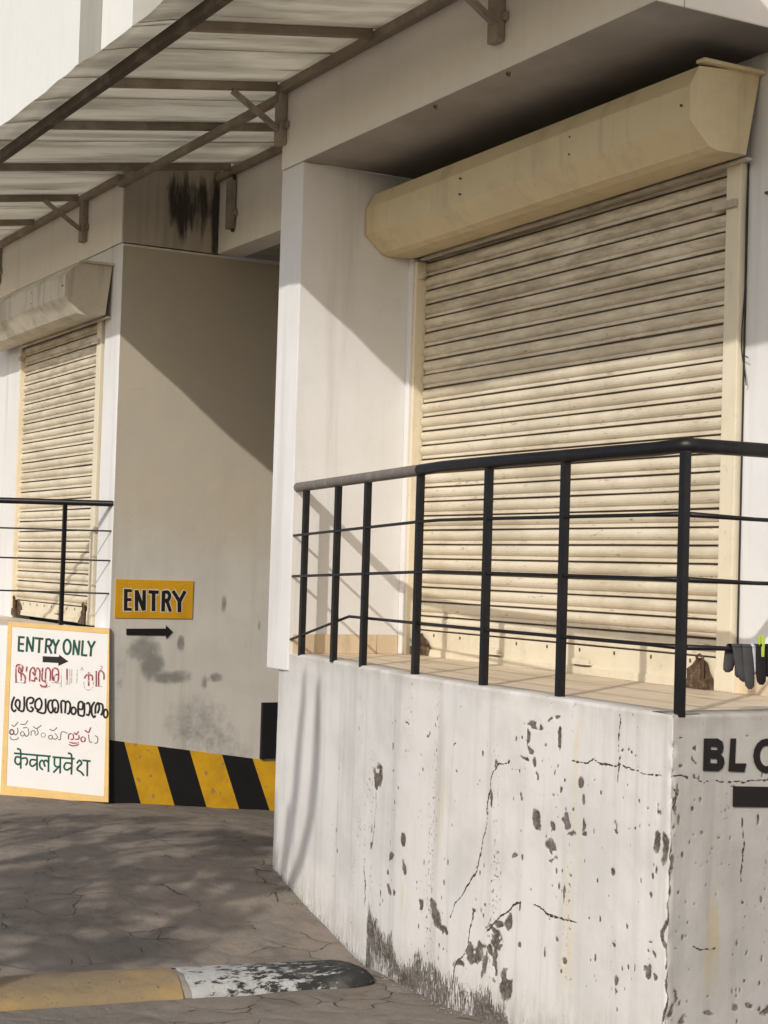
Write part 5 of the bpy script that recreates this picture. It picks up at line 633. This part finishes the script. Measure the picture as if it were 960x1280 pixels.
top = [(b1[0], b1[1], 2.158)]+[(x, y, 2.164) for x, y in mid]+[(c1[0]-.035, c1[1]+.003, 2.168), (c1[0]-.008, c1[1]+.010, 2.169), (c1[0], c1[1]+.04, 2.170), (-4.60, 4.10, 2.172), (endp[0], endp[1], 2.17)]
spec_ = [(XP1+.0, 4.035, 2.135), (b1[0], b1[1], 2.158)]
bars = []
for k, z in enumerate(ZR[1:]):
    st0 = (XP1, 4.02, (1.866, 1.64, 1.29)[k]); bx = b1 if k < 2 else inset(cum[2]+.1, .04)
    bars.append([st0, (bx[0], bx[1], z-.005)]+[(x, y, z) for x, y in mid if x > bx[0]+.1]+[(c1[0], c1[1], z), (-4.60, 4.10, z-.006), (endp[0], endp[1], z-.006)])
posts = []
for x in (-8.12, -7.63, -7.22, -6.60, -5.94, -5.36, -4.615):
    s = float(np.interp(x, px[sarr > cum[1]][:-60], sarr[sarr > cum[1]][:-60])) if x < -4.7 else cum[5]
    p = inset(s, .045) if x < -4.7 else c1
    # top height follows the handrail
    if x < -6.7: p = (x, float(np.interp(x, [XP1, b1[0]], [4.035, b1[1]])))
    zt_ = 2.15 if x > -6.6 else float(np.interp(x, [XP1, b1[0]], [2.12, 2.145]))
    tp = p if x > -6.7 else (x, float(np.interp(x, [XP1, b1[0]], [4.035, b1[1]])))
    posts.append(((p[0], p[1], 1.205), (tp[0], tp[1], zt_)))
posts.append(((-4.60, 4.3, 1.2), (-4.60, 4.3, 2.15)))

railing('railing', 'long black railing on the curved wall in front of the big cream shutter', top, bars, posts, .027, .031, .0075, spec_)
tpl = [fl_(s, -.03, z) for s, z in ((.0, 2.100), (.36, 2.100), (.8, 2.100), (2.2, 2.10), (3.8, 2.1))]
bl_ = [[fl_(s, -.03, z) for s in (.0, .36, .8, 2.2, 3.8)] for z in (1.905, 1.695, 1.462)]
pl = [(fl_(s, -.03, 1.205), fl_(s, -.03, 2.09)) for s in (.345, 1.0, 1.6, 2.2, 2.8, 3.4)]
railing('railing', 'short black railing on the low white wall above the entry board', tpl, bl_, pl, .0215, .028, .006)
# ------------------------------------------------------------------ roller shutters
def slat_mesh(x0, x1, pitch, seed):
    prof = [(.000, 1.00), (.008, .965), (.0135, .89), (.017, .77), (.0175, .66), (.0145, .53), (.0075, .40), (.002, .34), (.0005, .31), (.002, .28), (.003, .13), (.001, .095), (-.012, .09), (-.014, .0)]
    gr = [.6, .1, 0, 0, 0, 0, .12, .3, .25, 0, 0, .7, 1, 1]
    r = np.random.default_rng(seed); n = 14; xs = np.linspace(x0, x1, n); G = np.zeros((n, len(prof), 3)); A_ = np.zeros((n, len(prof)))
    wob = np.cumsum(r.normal(0, .0006, n)); wob -= wob.mean()
    for i, x in enumerate(xs):
        for j, (o, z) in enumerate(prof): G[i, j] = (x, -(o+wob[i]*.5), z*pitch+wob[i]*.6); A_[i, j] = gr[j]
    return G, A_
def shutter(name, label, X0, X1, Y, Zb, Zt, pitch, plate, hoodprof, hx0, hx1, hood_mat, sagl, gL, gR, left=False, group='roller shutters'):
    t = thing(name, label, 'roller shutter', ((X0+X1)/2, Y, Zb), group)
    inv = Matrix.Translation(-Vector(t.location))
    def fin(o): o.matrix_parent_inverse = inv; return o
    n = int((Zt-Zb-plate)/pitch)+1
    for i in range(n):
        G, A_ = slat_mesh(X0, X1, pitch, i+(50 if left else 0))
        o = grid_mesh('slat', G, {'groove': A_}, MT['slat'], t, smooth=False); fin(o); o.location = (0, Y, Zb+plate+i*pitch)
    m = MB(); m.box((X0, Y-.006, Zb+.004), (X1, Y+.004, Zb+plate)); m.box((X0, Y-.02, Zb+.004), (X1, Y-.006, Zb+.045)); o = m.build('bottom_plate', MT['cream'], t, .002); fin(o)
    # rivets + handle plates
    m = MB()
    for i in range(9):
        x = X0+.2+i*(X1-X0-.4)/8; m.box((x-.004, Y-.010, Zb+plate-.028), (x+.004, Y-.006, Zb+plate-.012))
    fin(m.build('rivet_row', MT['rusty'], t))
    for fr in ((.32, .62) if not left else (.6,)):
        x = X0+(X1-X0)*fr; m = MB(); m.box((x-.07, Y-.032, Zb+.055), (x+.07, Y-.006, Zb+.063)); m.box((x-.07, Y-.032, Zb+.063), (x+.07, Y-.029, Zb+.082)); fin(m.build('pull_handle', MT['cream'], t, .001))
        m = MB(); m.box((x-.05, Y-.0285, Zb+.05), (x+.05, Y-.008, Zb+.0545)); fin(m.build('handle_stain', MT['rusty'], t))
    # locks at both lower corners
    for k, x in enumerate((X0+.05, X1-.10)):
        s_ = 1 if k else -1; m = MB()
        m.box((x-.045, Y-.05, Zb+.0), (x+.045, Y-.02, Zb+.055)); m.box((x-.02, Y-.045, Zb+.055), (x+.012, Y-.012, Zb+.125))
        m.tube([(x-.012, Y-.04, Zb+.12), (x-.012, Y-.045, Zb+.15), (x+.01, Y-.045, Zb+.158), (x+.03, Y-.045, Zb+.145), (x+.03, Y-.04, Zb+.05)], .006, 6)
        m.add([(x-.16*s_, Y-.03, Zb), (x, Y-.045, Zb), (x, Y-.045, Zb+.1), (x-.16*s_, Y-.012, Zb), (x, Y-.012, Zb), (x, Y-.012, Zb+.1)], [(0, 1, 2), (3, 5, 4), (0, 3, 4, 1), (1, 4, 5, 2), (0, 2, 5, 3)]) if k else None
        fin(m.build('lock', MT['rusty'], t, .002))
        m = MB(); r__ = random.Random(k+5); cx_ = x-.02*s_; P_ = [(cx_+(.085+.05*r__.random()*(1 if a_ % 2 else .4))*math.cos(a_*math.pi/9), Y-.0215-.0004*k, Zb+.004+abs((.10+.05*r__.random()))*math.sin(a_*math.pi/9)) for a_ in range(10)]
        m.add(P_+[(px_, py_+.003, pz_) for px_, py_, pz_ in P_], [tuple(range(10)), tuple(range(10, 20))[::-1]]+[(i, (i+1) % 10, 10+(i+1) % 10, 10+i) for i in range(10)]); fin(m.build('lock_plate', MT['rusty'], t))
    for g_ in (gL, gR):
        (a, b, y0, y1, z1) = g_; fin(MB().box((a, y0, Zb-.001), (b, y1, z1)).build('side_guide', MT['cream'], t, .004))
    # guide foot and stop clip
    a, b, y0, y1, z1 = gR; fin(MB().box((a-.002, y0-.006, Zb), (b+.03, y1-.001, Zb+.10)).build('guide_foot', MT['cream'], t, .004))
    fin(MB().box((a-.07, y0-.02, z1-.19), (b-.012, y0-.002, z1-.155)).build('stop_clip', MT['oldhood'], t, .003))
    fin(MB().box((gL[1]-.02, y0-.02, z1-.13), (gL[1]+.05, y0-.002, z1-.10)).build('stop_clip', MT['oldhood'], t, .003))
    # hood
    hd = bpy.data.objects.new('hood_tmp', None)
    N = 24; G = np.zeros((N, len(hoodprof), 3)); r = np.random.default_rng(3)
    for i in range(N):
        f_ = i/(N-1); x = hx0+(hx1-hx0)*f_; w_ = r.normal(0, .002)
        for j, (y, z) in enumerate(hoodprof): G[i, j] = (x, y+w_+(.006*math.sin(f_*7) if 1 < j < 5 else 0), z+sagl*(1-f_)+w_*.5)
    o = grid_mesh('hood', G, {}, hood_mat, t, smooth=False); fin(o)
    for x, zz, nm in ((hx0-.002, sagl, 'hood_end'), (hx1+.002, 0, 'hood_end')):
        hp = [(x, y-.002, z+zz) for y, z in hoodprof]; m = MB(); hp2 = [(x-.002 if zz else x+.002, y, z) for _, y, z in hp]; k = len(hp)
        m.add(hp+hp2, [tuple(range(k)), tuple(range(k, 2*k))[::-1]]+[(i, (i+1) % k, k+(i+1) % k, k+i) for i in range(k)]); fin(m.build(nm, hood_mat, t))
    for f_ in (.36, .70):
        x = hx0+(hx1-hx0)*f_; m = MB(); k = len(hoodprof); zo = sagl*(1-f_)
        vs = [(x+dx_, y-.003, z+zo+(.0005 if z > 3.6 else -.002)) for dx_ in (-.013, .013) for y, z in hoodprof[1:-1]]; k -= 2
        for zz_ in (.25, .8):
            yy_ = hoodprof[2][0]; zq = hoodprof[3][1]+(hoodprof[2][1]-hoodprof[3][1])*zz_+zo; m = MB(); m.tube([(x, yy_-.008, zq), (x, yy_+.004, zq)], .005, 6); fin(m.build('hood_screw', MT['rusty'], t))
    y0_, z0_ = hoodprof[0]; fin(MB().box((hx1-.02, hoodprof[1][0], z0_-.012), (hx1+.035, y0_, z0_+.004)).build('hood_flange', hood_mat, t, .002))
    yl, zl = hoodprof[-1]; m = MB(); m.bar((X0+.02, yl+.02, zl+sagl-.012), (hx1, yl+.02, zl-.012), .03, .012); fin(m.build('drip_edge', MT['oldhood'], t, .002))
    m = MB(); m.tube([(hx1-.055, hoodprof[2][0]-.004, hoodprof[2][1]-.075), (hx1-.055, hoodprof[2][0]+.01, hoodprof[2][1]-.075)], .006, 8); fin(m.build('hood_bolt', MT['rusty'], t))
    return t
hp = [(4.785, 3.877), (4.45, 3.851), (4.404, 3.764), (4.406, 3.615), (4.512, 3.52), (4.56, 3.507), (4.715, 3.512)]
shutter('roller_shutter', 'wide cream roller shutter under a glossy cream hood, behind the long black railing', -8.185, -5.562, YS, 1.206, 3.56, .0812, .145, hp, XP1+.01, -5.40, MT['hood'], -.022,
        (XP1+.047, -8.19, YS-.07, YS+.002, 3.47), (-5.56, -5.468, YS-.035, YS+.003, 3.50))
hp2 = [(3.995, 3.83), (3.75, 3.821), (3.646, 3.723), (3.647, 3.571), (3.734, 3.454), (3.82, 3.44), (3.953, 3.459)]
shutter('roller_shutter', 'narrow cream roller shutter with faded dented hood, above the entry board on the left', -13.50, -11.60, 4.03, 1.222, 3.50, .0812, .12, hp2, -13.95, -11.339, MT['oldhood'], -.0,
        (-13.53, -13.50, 3.985, 4.033, 3.42), (-11.60, -11.51, 3.985, 4.034, 3.47), True)
# loose cable beside the big shutter
m = MB(); m.tube([(-5.455, YS-.004, 3.42), (-5.456, YS-.006, 3.0), (-5.46, YS-.008, 2.9), (-5.455, YS-.02, 2.78), (-5.462, YS-.015, 2.70), (-5.44, YS-.03, 2.665), (-5.41, YS-.05, 2.63), (-5.40, YS-.045, 2.57), (-5.42, YS-.02, 2.53)], .0028, 6)
m.tube([(-5.455, YS-.003, 3.5), (-5.452, YS-.012, 3.3), (-5.458, YS-.003, 2.4), (-5.458, YS-.003, 1.36)], .004, 6); m.tube([(-5.44, YS-.03, 2.665), (-5.40, YS-.03, 2.645)], .0022, 5)
tag(m.build('loose_cable', MT['cable']), 'thin dark cable hanging loose beside the right edge of the big shutter', 'cable')
# ------------------------------------------------------------------ canopy
cn = thing('canopy', 'dirty translucent awning on rusty steel frame above the driveway and shutters', 'awning')
def zc(y): return 4.437-(4.0-y)*(.165/1.13)+.035
XA, XB = -16.5, -2.2
MB().bar((XA, 2.87, zc(2.87)-.07), (XB, 2.87, zc(2.87)-.062), .045, .062).build('outer_beam', MT['beamdark'], cn, .004)
MB().bar((XP0+.02, 3.972, zc(4)-.05), (XB, 3.972, zc(4)-.05), .05, .05).build('wall_beam', MT['beam'], cn, .004)
MB().bar((XA, 3.968, zc(4)-.052), (XL, 3.968, zc(4)-.052), .05, .05).build('wall_beam', MT['beam'], cn, .004)
MB().bar((XL+.004, 3.97, zc(4)-.10), (XP0+.016, 3.97, zc(4)-.10), .045, .045).build('cross_beam', MT['beam'], cn, .004)
MB().bar((XL+.03, 4.70, zc(4.7)-.06), (XP0-.01, 4.70, zc(4.7)-.06), .045, .05).build('wall_beam', MT['beam'], cn, .004)
RX = [-16.2, -15.3, -14.3, -13.15, -12.05, -10.86, -9.58, -8.535, -7.40, -6.26, -5.1, -3.9, -2.7]
for x in RX:
    ye = 4.68 if XL+.1 < x < XP0-.05 else 3.95
    MB().bar((x, 2.90, zc(2.9)-.028), (x, ye, zc(ye)-.026), .044, .046).build('rafter', MT['beam'], cn, .004)
xs = []
x = XA
cuts = sorted([XA]+[r_ for r_ in RX]+[(a+b)/2+.06 for a, b in zip(RX[:-1], RX[1:])]+[XB, XL])
for a, b in zip(cuts[:-1], cuts[1:]):
    ny_ = 16; inside = (XL-.02 < (a+b)/2 < XP0); yb = 4.74 if inside else 3.998
    yv = np.linspace(2.685, yb, ny_); xv = np.linspace(a-.012, b+.012, 6); Xc, Yc = np.meshgrid(xv, yv, indexing='ij')
    r_ = random.uniform(-.004, .004); u_ = (Xc-a)/(b-a)
    edge_ = np.clip((2.87-Yc)/.19, 0, 1)
    Zc = zc(Yc)+.004+np.where(Xc > (a+b)/2, .0035, 0)-.012*np.sin(u_*math.pi)*(1-edge_)+edge_*(fbm(Xc*2.0, Yc*0+2, 21)*.03-.016)
    Yc = Yc+edge_*fbm(Xc*4, Yc*0+9, 22)*.02
    top_ = np.stack([Xc, Yc, Zc], -1)
    o = grid_mesh('roof_sheet', top_, {}, MT['sheet'], cn)
    md = o.modifiers.new('thick', 'SOLIDIFY'); md.thickness = .003
def bracket(x, yw, z0, z1, strut):
    MB().box((x-.055, yw-.045, z0), (x+.03, yw-.004, z1)).build('bracket_plate', MT['bracket'], cn, .004)
    MB().box((x+.03, yw-.02, z0+.09), (x+.06, yw-.004, z0+.13)).build('bracket_bolt', MT['bracket'], cn, .003)
    if strut: MB().bar((x-.01, yw-.04, z0+.09), (x-.01, yw-.33, zc(yw-.33)-.06), .035, .028).build('strut', MT['bracket'], cn, .003)
bracket(-8.505, 4.0, 4.10, 4.42, True); bracket(-6.24, 4.0, 4.09, 4.42, True); bracket(-11.95, 3.994, 4.09, 4.42, True); bracket(-14.24, 3.994, 4.08, 4.42, True); bracket(-10.85, 4.72, 4.10, 4.45, False); bracket(-4.0, 4.0, 4.09, 4.42, True)
# ------------------------------------------------------------------ speed bump
def bumpseg(name, c0, c1, mat, parent, taper=False, wd=.205, hgt=.085):
    c0, c1 = Vector(c0), Vector(c1); d = (c1-c0).normalized(); n = Vector((-d.y, d.x)); L = (c1-c0).length; m_ = max(2, int(L/.03)); k = 25
    G = np.zeros((m_+1, k, 3)); E_ = np.zeros((m_+1, k)); Cr = np.zeros((m_+1, k))
    for i in range(m_+1):
        t = i/m_; s = 1.
        if taper: s = math.sqrt(max(0., 1-max(0, (t*L-(L-.16))/.16)**2))
        if i == 0: s *= .97
        for j in range(k):
            a = math.pi*j/(k-1); o = -math.cos(a)*wd*(.25+.75*s) ; h = hgt*math.sin(a)**.8*s
            p = c0+d*(t*L)+n*o; q_ = (fbm(p.x*9, p.y*9, 31)*.016+fbm(p.x*40, p.y*40, 33)*.006)*(.3+math.sin(a))
            G[i, j] = (p.x+float(q_), p.y, float(gz(p.x, p.y))-.012+h+float(q_)*.5); E_[i, j] = t; Cr[i, j] = math.sin(a)**2
    return grid_mesh(name, G, {'end': E_, 'crest': Cr}, mat, parent)
sb = thing('speed_bump', 'low worn speed bump across the driveway, dusty yellow then chipped white and black', 'speed bump')
bumpseg('painted_section', (-7.16, .9), (-6.96, 1.9), MT['bumpyellow'], sb); bumpseg('painted_section', (-6.96, 1.905), (-6.83, 2.80), MT['bumpyellow'], sb)['label'] = 'dusty yellow section'
bumpseg('mortar_joint', (-6.831, 2.795), (-6.824, 2.87), MT['cement'], sb, False, .198, .078)
bumpseg('painted_section', (-6.826, 2.825), (-6.76, 3.74), MT['bumpwhite'], sb, True)['label'] = 'chipped white and black section'
# ------------------------------------------------------------------ socks on the railing
def loft(pts, ws, th, n=12):
    m = MB(); pts = [Vector(p) for p in pts]; rings = []
    for p, w_, t_ in zip(pts, ws, th): rings.append([p+Vector((Bn.x*math.sin(a)*t_+Bd.x*math.cos(a)*w_, Bn.y*math.sin(a)*t_+Bd.y*math.cos(a)*w_, 0)) for a in [2*math.pi*k/n for k in range(n)]])
    vs = [q_ for R in rings for q_ in R]; fs = [(i*n+t, i*n+(t+1) % n, (i+1)*n+(t+1) % n, (i+1)*n+t) for i in range(len(pts)-1) for t in range(n)]
    m.add(vs, fs, True); m.add(rings[0], [tuple(range(n))[::-1]]); m.add(rings[-1], [tuple(range(n))]); return m
def sock(name, label, y0, drop, wd, mat, lean=0., off=0.):
    def P(dy, z, o): 
        t = (y0+dy-4.10)/(.5); x = -4.515+.22*t+(.09*(min(0, y0+dy-4.1))/.33*-0); x = float(np.interp(y0+dy, [3.775, 4.10, 4.62], [-4.605, -4.60, -4.60])); return (x+Bn.x*o, y0+dy+Bn.y*o, z)
    ZB = 1.449; t = thing(name, label, 'sock', P(0, ZB, 0), 'socks drying on the railing'); t.location = (0, 0, 0)
    f = [.0, .25, .5, .75, .92, 1.]
    m = loft([P(lean*k, ZB+.010-drop*k, .016+off) for k in f], [wd*.9, wd, wd*1.02, wd*.95, wd*.8, wd*.35], [.004, .009, .010, .011, .010, .004]); m.build('front_half', mat, t)
    m = loft([P(-lean*.5*k, ZB+.010-drop*.75*k, -.016+off) for k in f], [wd*.9, wd, wd*.95, wd*.85, wd*.7, wd*.3], [.004, .008, .009, .010, .009, .004]); m.build('back_half', mat, t)
    m = loft([P(0, ZB+.008, -.018+off), P(0, ZB+.016, -.008+off), P(0, ZB+.017, .008+off), P(0, ZB+.008, .018+off)], [wd*.92]*4, [.006]*4); m.build('fold', mat, t)
    return t
sock('sock', 'charcoal grey sock hanging folded on the lowest bar, nearest the corner post', 4.020, .13, .030, MT['sock_grey'], .035)
sock('sock', 'darker charcoal sock overlapping the grey one, its toe hanging lowest', 4.052, .155, .024, MT['sock_grey'], .018, .012)
sock('sock', 'white sock hanging on the lowest bar between the dark socks', 4.082, .10, .024, MT['sock_white'], .012)
sock('sock', 'black sock held by the green clothes peg on the lowest bar', 4.115, .14, .024, MT['sock_black'], .008, .012)
sock('sock', 'black sock at the right edge of the picture, beyond the green clothes peg', 4.165, .115, .030, MT['sock_black'], .01)
cp = thing('clothes_peg', 'lime green clothes peg clipped on the lowest bar above the black sock', 'clothes peg')
for s_ in (-1, 1):
    m = MB(); x0 = float(np.interp(4.118, [3.775, 4.10], [-4.605, -4.60]))+.02
    m.bar((x0+s_*.006+.01, 4.116+s_*.004, 1.495), (x0+s_*.004+.012, 4.118, 1.42), .012, .007, (1, 0, 0)); m.build('prong', MT['peg'], cp, .002)
m = MB(); m.tube([(x0+.004, 4.116, 1.462), (x0+.018, 4.116, 1.462)], .006, 8); m.build('spring', MT['cable'], cp)
# ------------------------------------------------------------------ roadside debris
m = MB(); r_ = random.Random(3)
for i in range(260):
    if i < 150: s = r_.uniform(cum[1]+.02, cum[4]); x = float(np.interp(s, sarr, px)); y = float(np.interp(s, sarr, py))-abs(r_.gauss(.012, .035))-.004
    else: x = r_.uniform(-11, -5.6); y = r_.uniform(1.6, 3.9)
    a = r_.uniform(.002, .007 if i < 150 else .005); z = float(gz(x, y))+.001; th = r_.uniform(0, 3.1)
    vs = [(x+a*math.cos(th+k*1.57)*r_.uniform(.6, 1.3), y+a*math.sin(th+k*1.57)*r_.uniform(.6, 1.3), z-.002) for k in range(4)]+[(x, y, z+a*.7)]
    m.add(vs, [(0, 1, 4), (1, 2, 4), (2, 3, 4), (3, 0, 4)])
tag(m.build('gravel_crumbs', MT['cement']), 'small plaster crumbs and grit lying along the wall foot', 'grit', kind='stuff')
# ------------------------------------------------------------------ roadside tree behind the camera (casts the soft shade)
def tree(loc, seed, label, specs):
    r = random.Random(seed); t = thing('street_tree', label, 'tree', (0, 0, 0))
    tr_ = MB(); lf = MB(); base = Vector(loc); base.z = float(gz(loc[0], loc[1]))-.1
    top_ = base+Vector((.15, .1, 2.6)); tr_.tube([base, base+Vector((.05, 0, .9)), base+Vector((.02, .06, 1.8)), top_], [.11, .09, .08, .07], 10)
    tr_.build('trunk', MT['bark'], t)
    br = MB()
    for tip, rad in specs:
        tip = Vector(tip); mid_ = top_.lerp(tip, .5)+Vector((r.uniform(-.15, .15), r.uniform(-.15, .15), .15))
        br.tube([top_-Vector((0, 0, r.uniform(0, .6))), mid_, tip], [.045, .03, rad], 8)
        for k in range(5):
            d = Vector((r.gauss(0, 1), r.gauss(0, 1), r.gauss(0, .7))).normalized()*r.uniform(.15, .3); br.tube([tip, tip+d*.5, tip+d], [.012, .009, .004], 5)
        for k in range(62):
            c = tip+Vector((r.gauss(0, .095), r.gauss(0, .095), r.gauss(0, .05))); a = Vector((r.gauss(0, 1), r.gauss(0, 1), r.gauss(0, 1))).normalized(); b = a.orthogonal().normalized(); sz = r.uniform(.04, .09)
            lf.add([c-a*sz, c+b*sz*.45, c+a*sz, c-b*sz*.45], [(0, 1, 2, 3)])
    br.build('branch', MT['bark'], t); lf.build('crown', MT['leaf'], t)
    return t
S_ = Vector((.75, -1, .745))
sh = [Vector(p) for p in [(-10.34, 3.24, 0), (-10.27, 3.64, 0), (-10.2, 4.06, 0), (-9.81, 3.28, 0), (-9.49, 3.68, 0), (-9.5, 4.2, 0), (-9.15, 4.16, 0), (-9.17, 3.21, 0), (-8.82, 2.95, 0), (-8.39, 2.64, 0), (-8.68, 3.46, 0), (-8.64, 3.73, 0), (-8.32, 3.78, 0), (-8.07, 3.31, 0), (-8.12, 3.06, 0), (-7.94, 2.42, 0), (-7.85, 2.68, 0), (-7.43, 2.31, 0), (-7.4, 2.6, 0), (-7.31, 2.84, 0), (-8.81, 4.0, 0), (-7.09, 2.31, 0), (-8.54, 3.18, 0), (-9.2, 4.34, 0), (-8.74, 2.62, 0), (-7.71, 3.3, 0), (-8.25, 2.43, 0)]]
specs = [(p+S_*(4.6+.35*(i % 4)), .012) for i, p in enumerate(sh)]
tree((-6.2, -2.9, 0), 5, 'slender leafy street tree standing behind the camera to the left', specs)
# upright bare shoots of the same tree's neighbour; their shade falls on the left end of the flaking wall
t2 = thing('bare_sapling', 'bare sapling with upright stems standing behind the camera to the left', 'sapling')
fork = Vector((-8.35, 3.95, -.35))+S_*4.4
for pts, rad in [([(-8.022, 3.993, 1.135), (-8.03, 3.994, 0.953), (-8.069, 3.998, 0.72), (-8.096, 4.0, 0.471), (-8.17, 4.007, 0.199), (-8.255, 4.015, 0.032)], 0.04), ([(-7.819, 3.974, 1.098), (-7.813, 3.974, 0.888), (-7.824, 3.975, 0.613), (-7.871, 3.979, 0.358), (-7.992, 3.99, 0.121), (-8.135, 4.004, -0.046)], 0.045), ([(-8.407, 4.029, 0.428), (-8.416, 4.03, 0.249), (-8.423, 4.03, 0.051)], 0.035), ([(-8.2, 4.01, 0.391), (-8.211, 4.011, 0.236), (-8.232, 4.013, 0.054)], 0.035)]:
    L2 = [Vector(p)+S_*4.4 for p in pts]+[fork]; n_ = len(L2)
    MB().tube(L2, [rad*.35]+[rad*(.7+.3*min(1, i/2)) for i in range(1, n_)], 8).build('stem', MT['bark'], t2)
g0 = float(gz(fork.x, fork.y))
MB().tube([fork+Vector((0, 0, .03)), Vector((fork.x+.05, fork.y-.05, (fork.z+g0)/2)), Vector((fork.x, fork.y-.1, g0-.1))], [.04, .045, .055], 8).build('trunk', MT['bark'], t2)
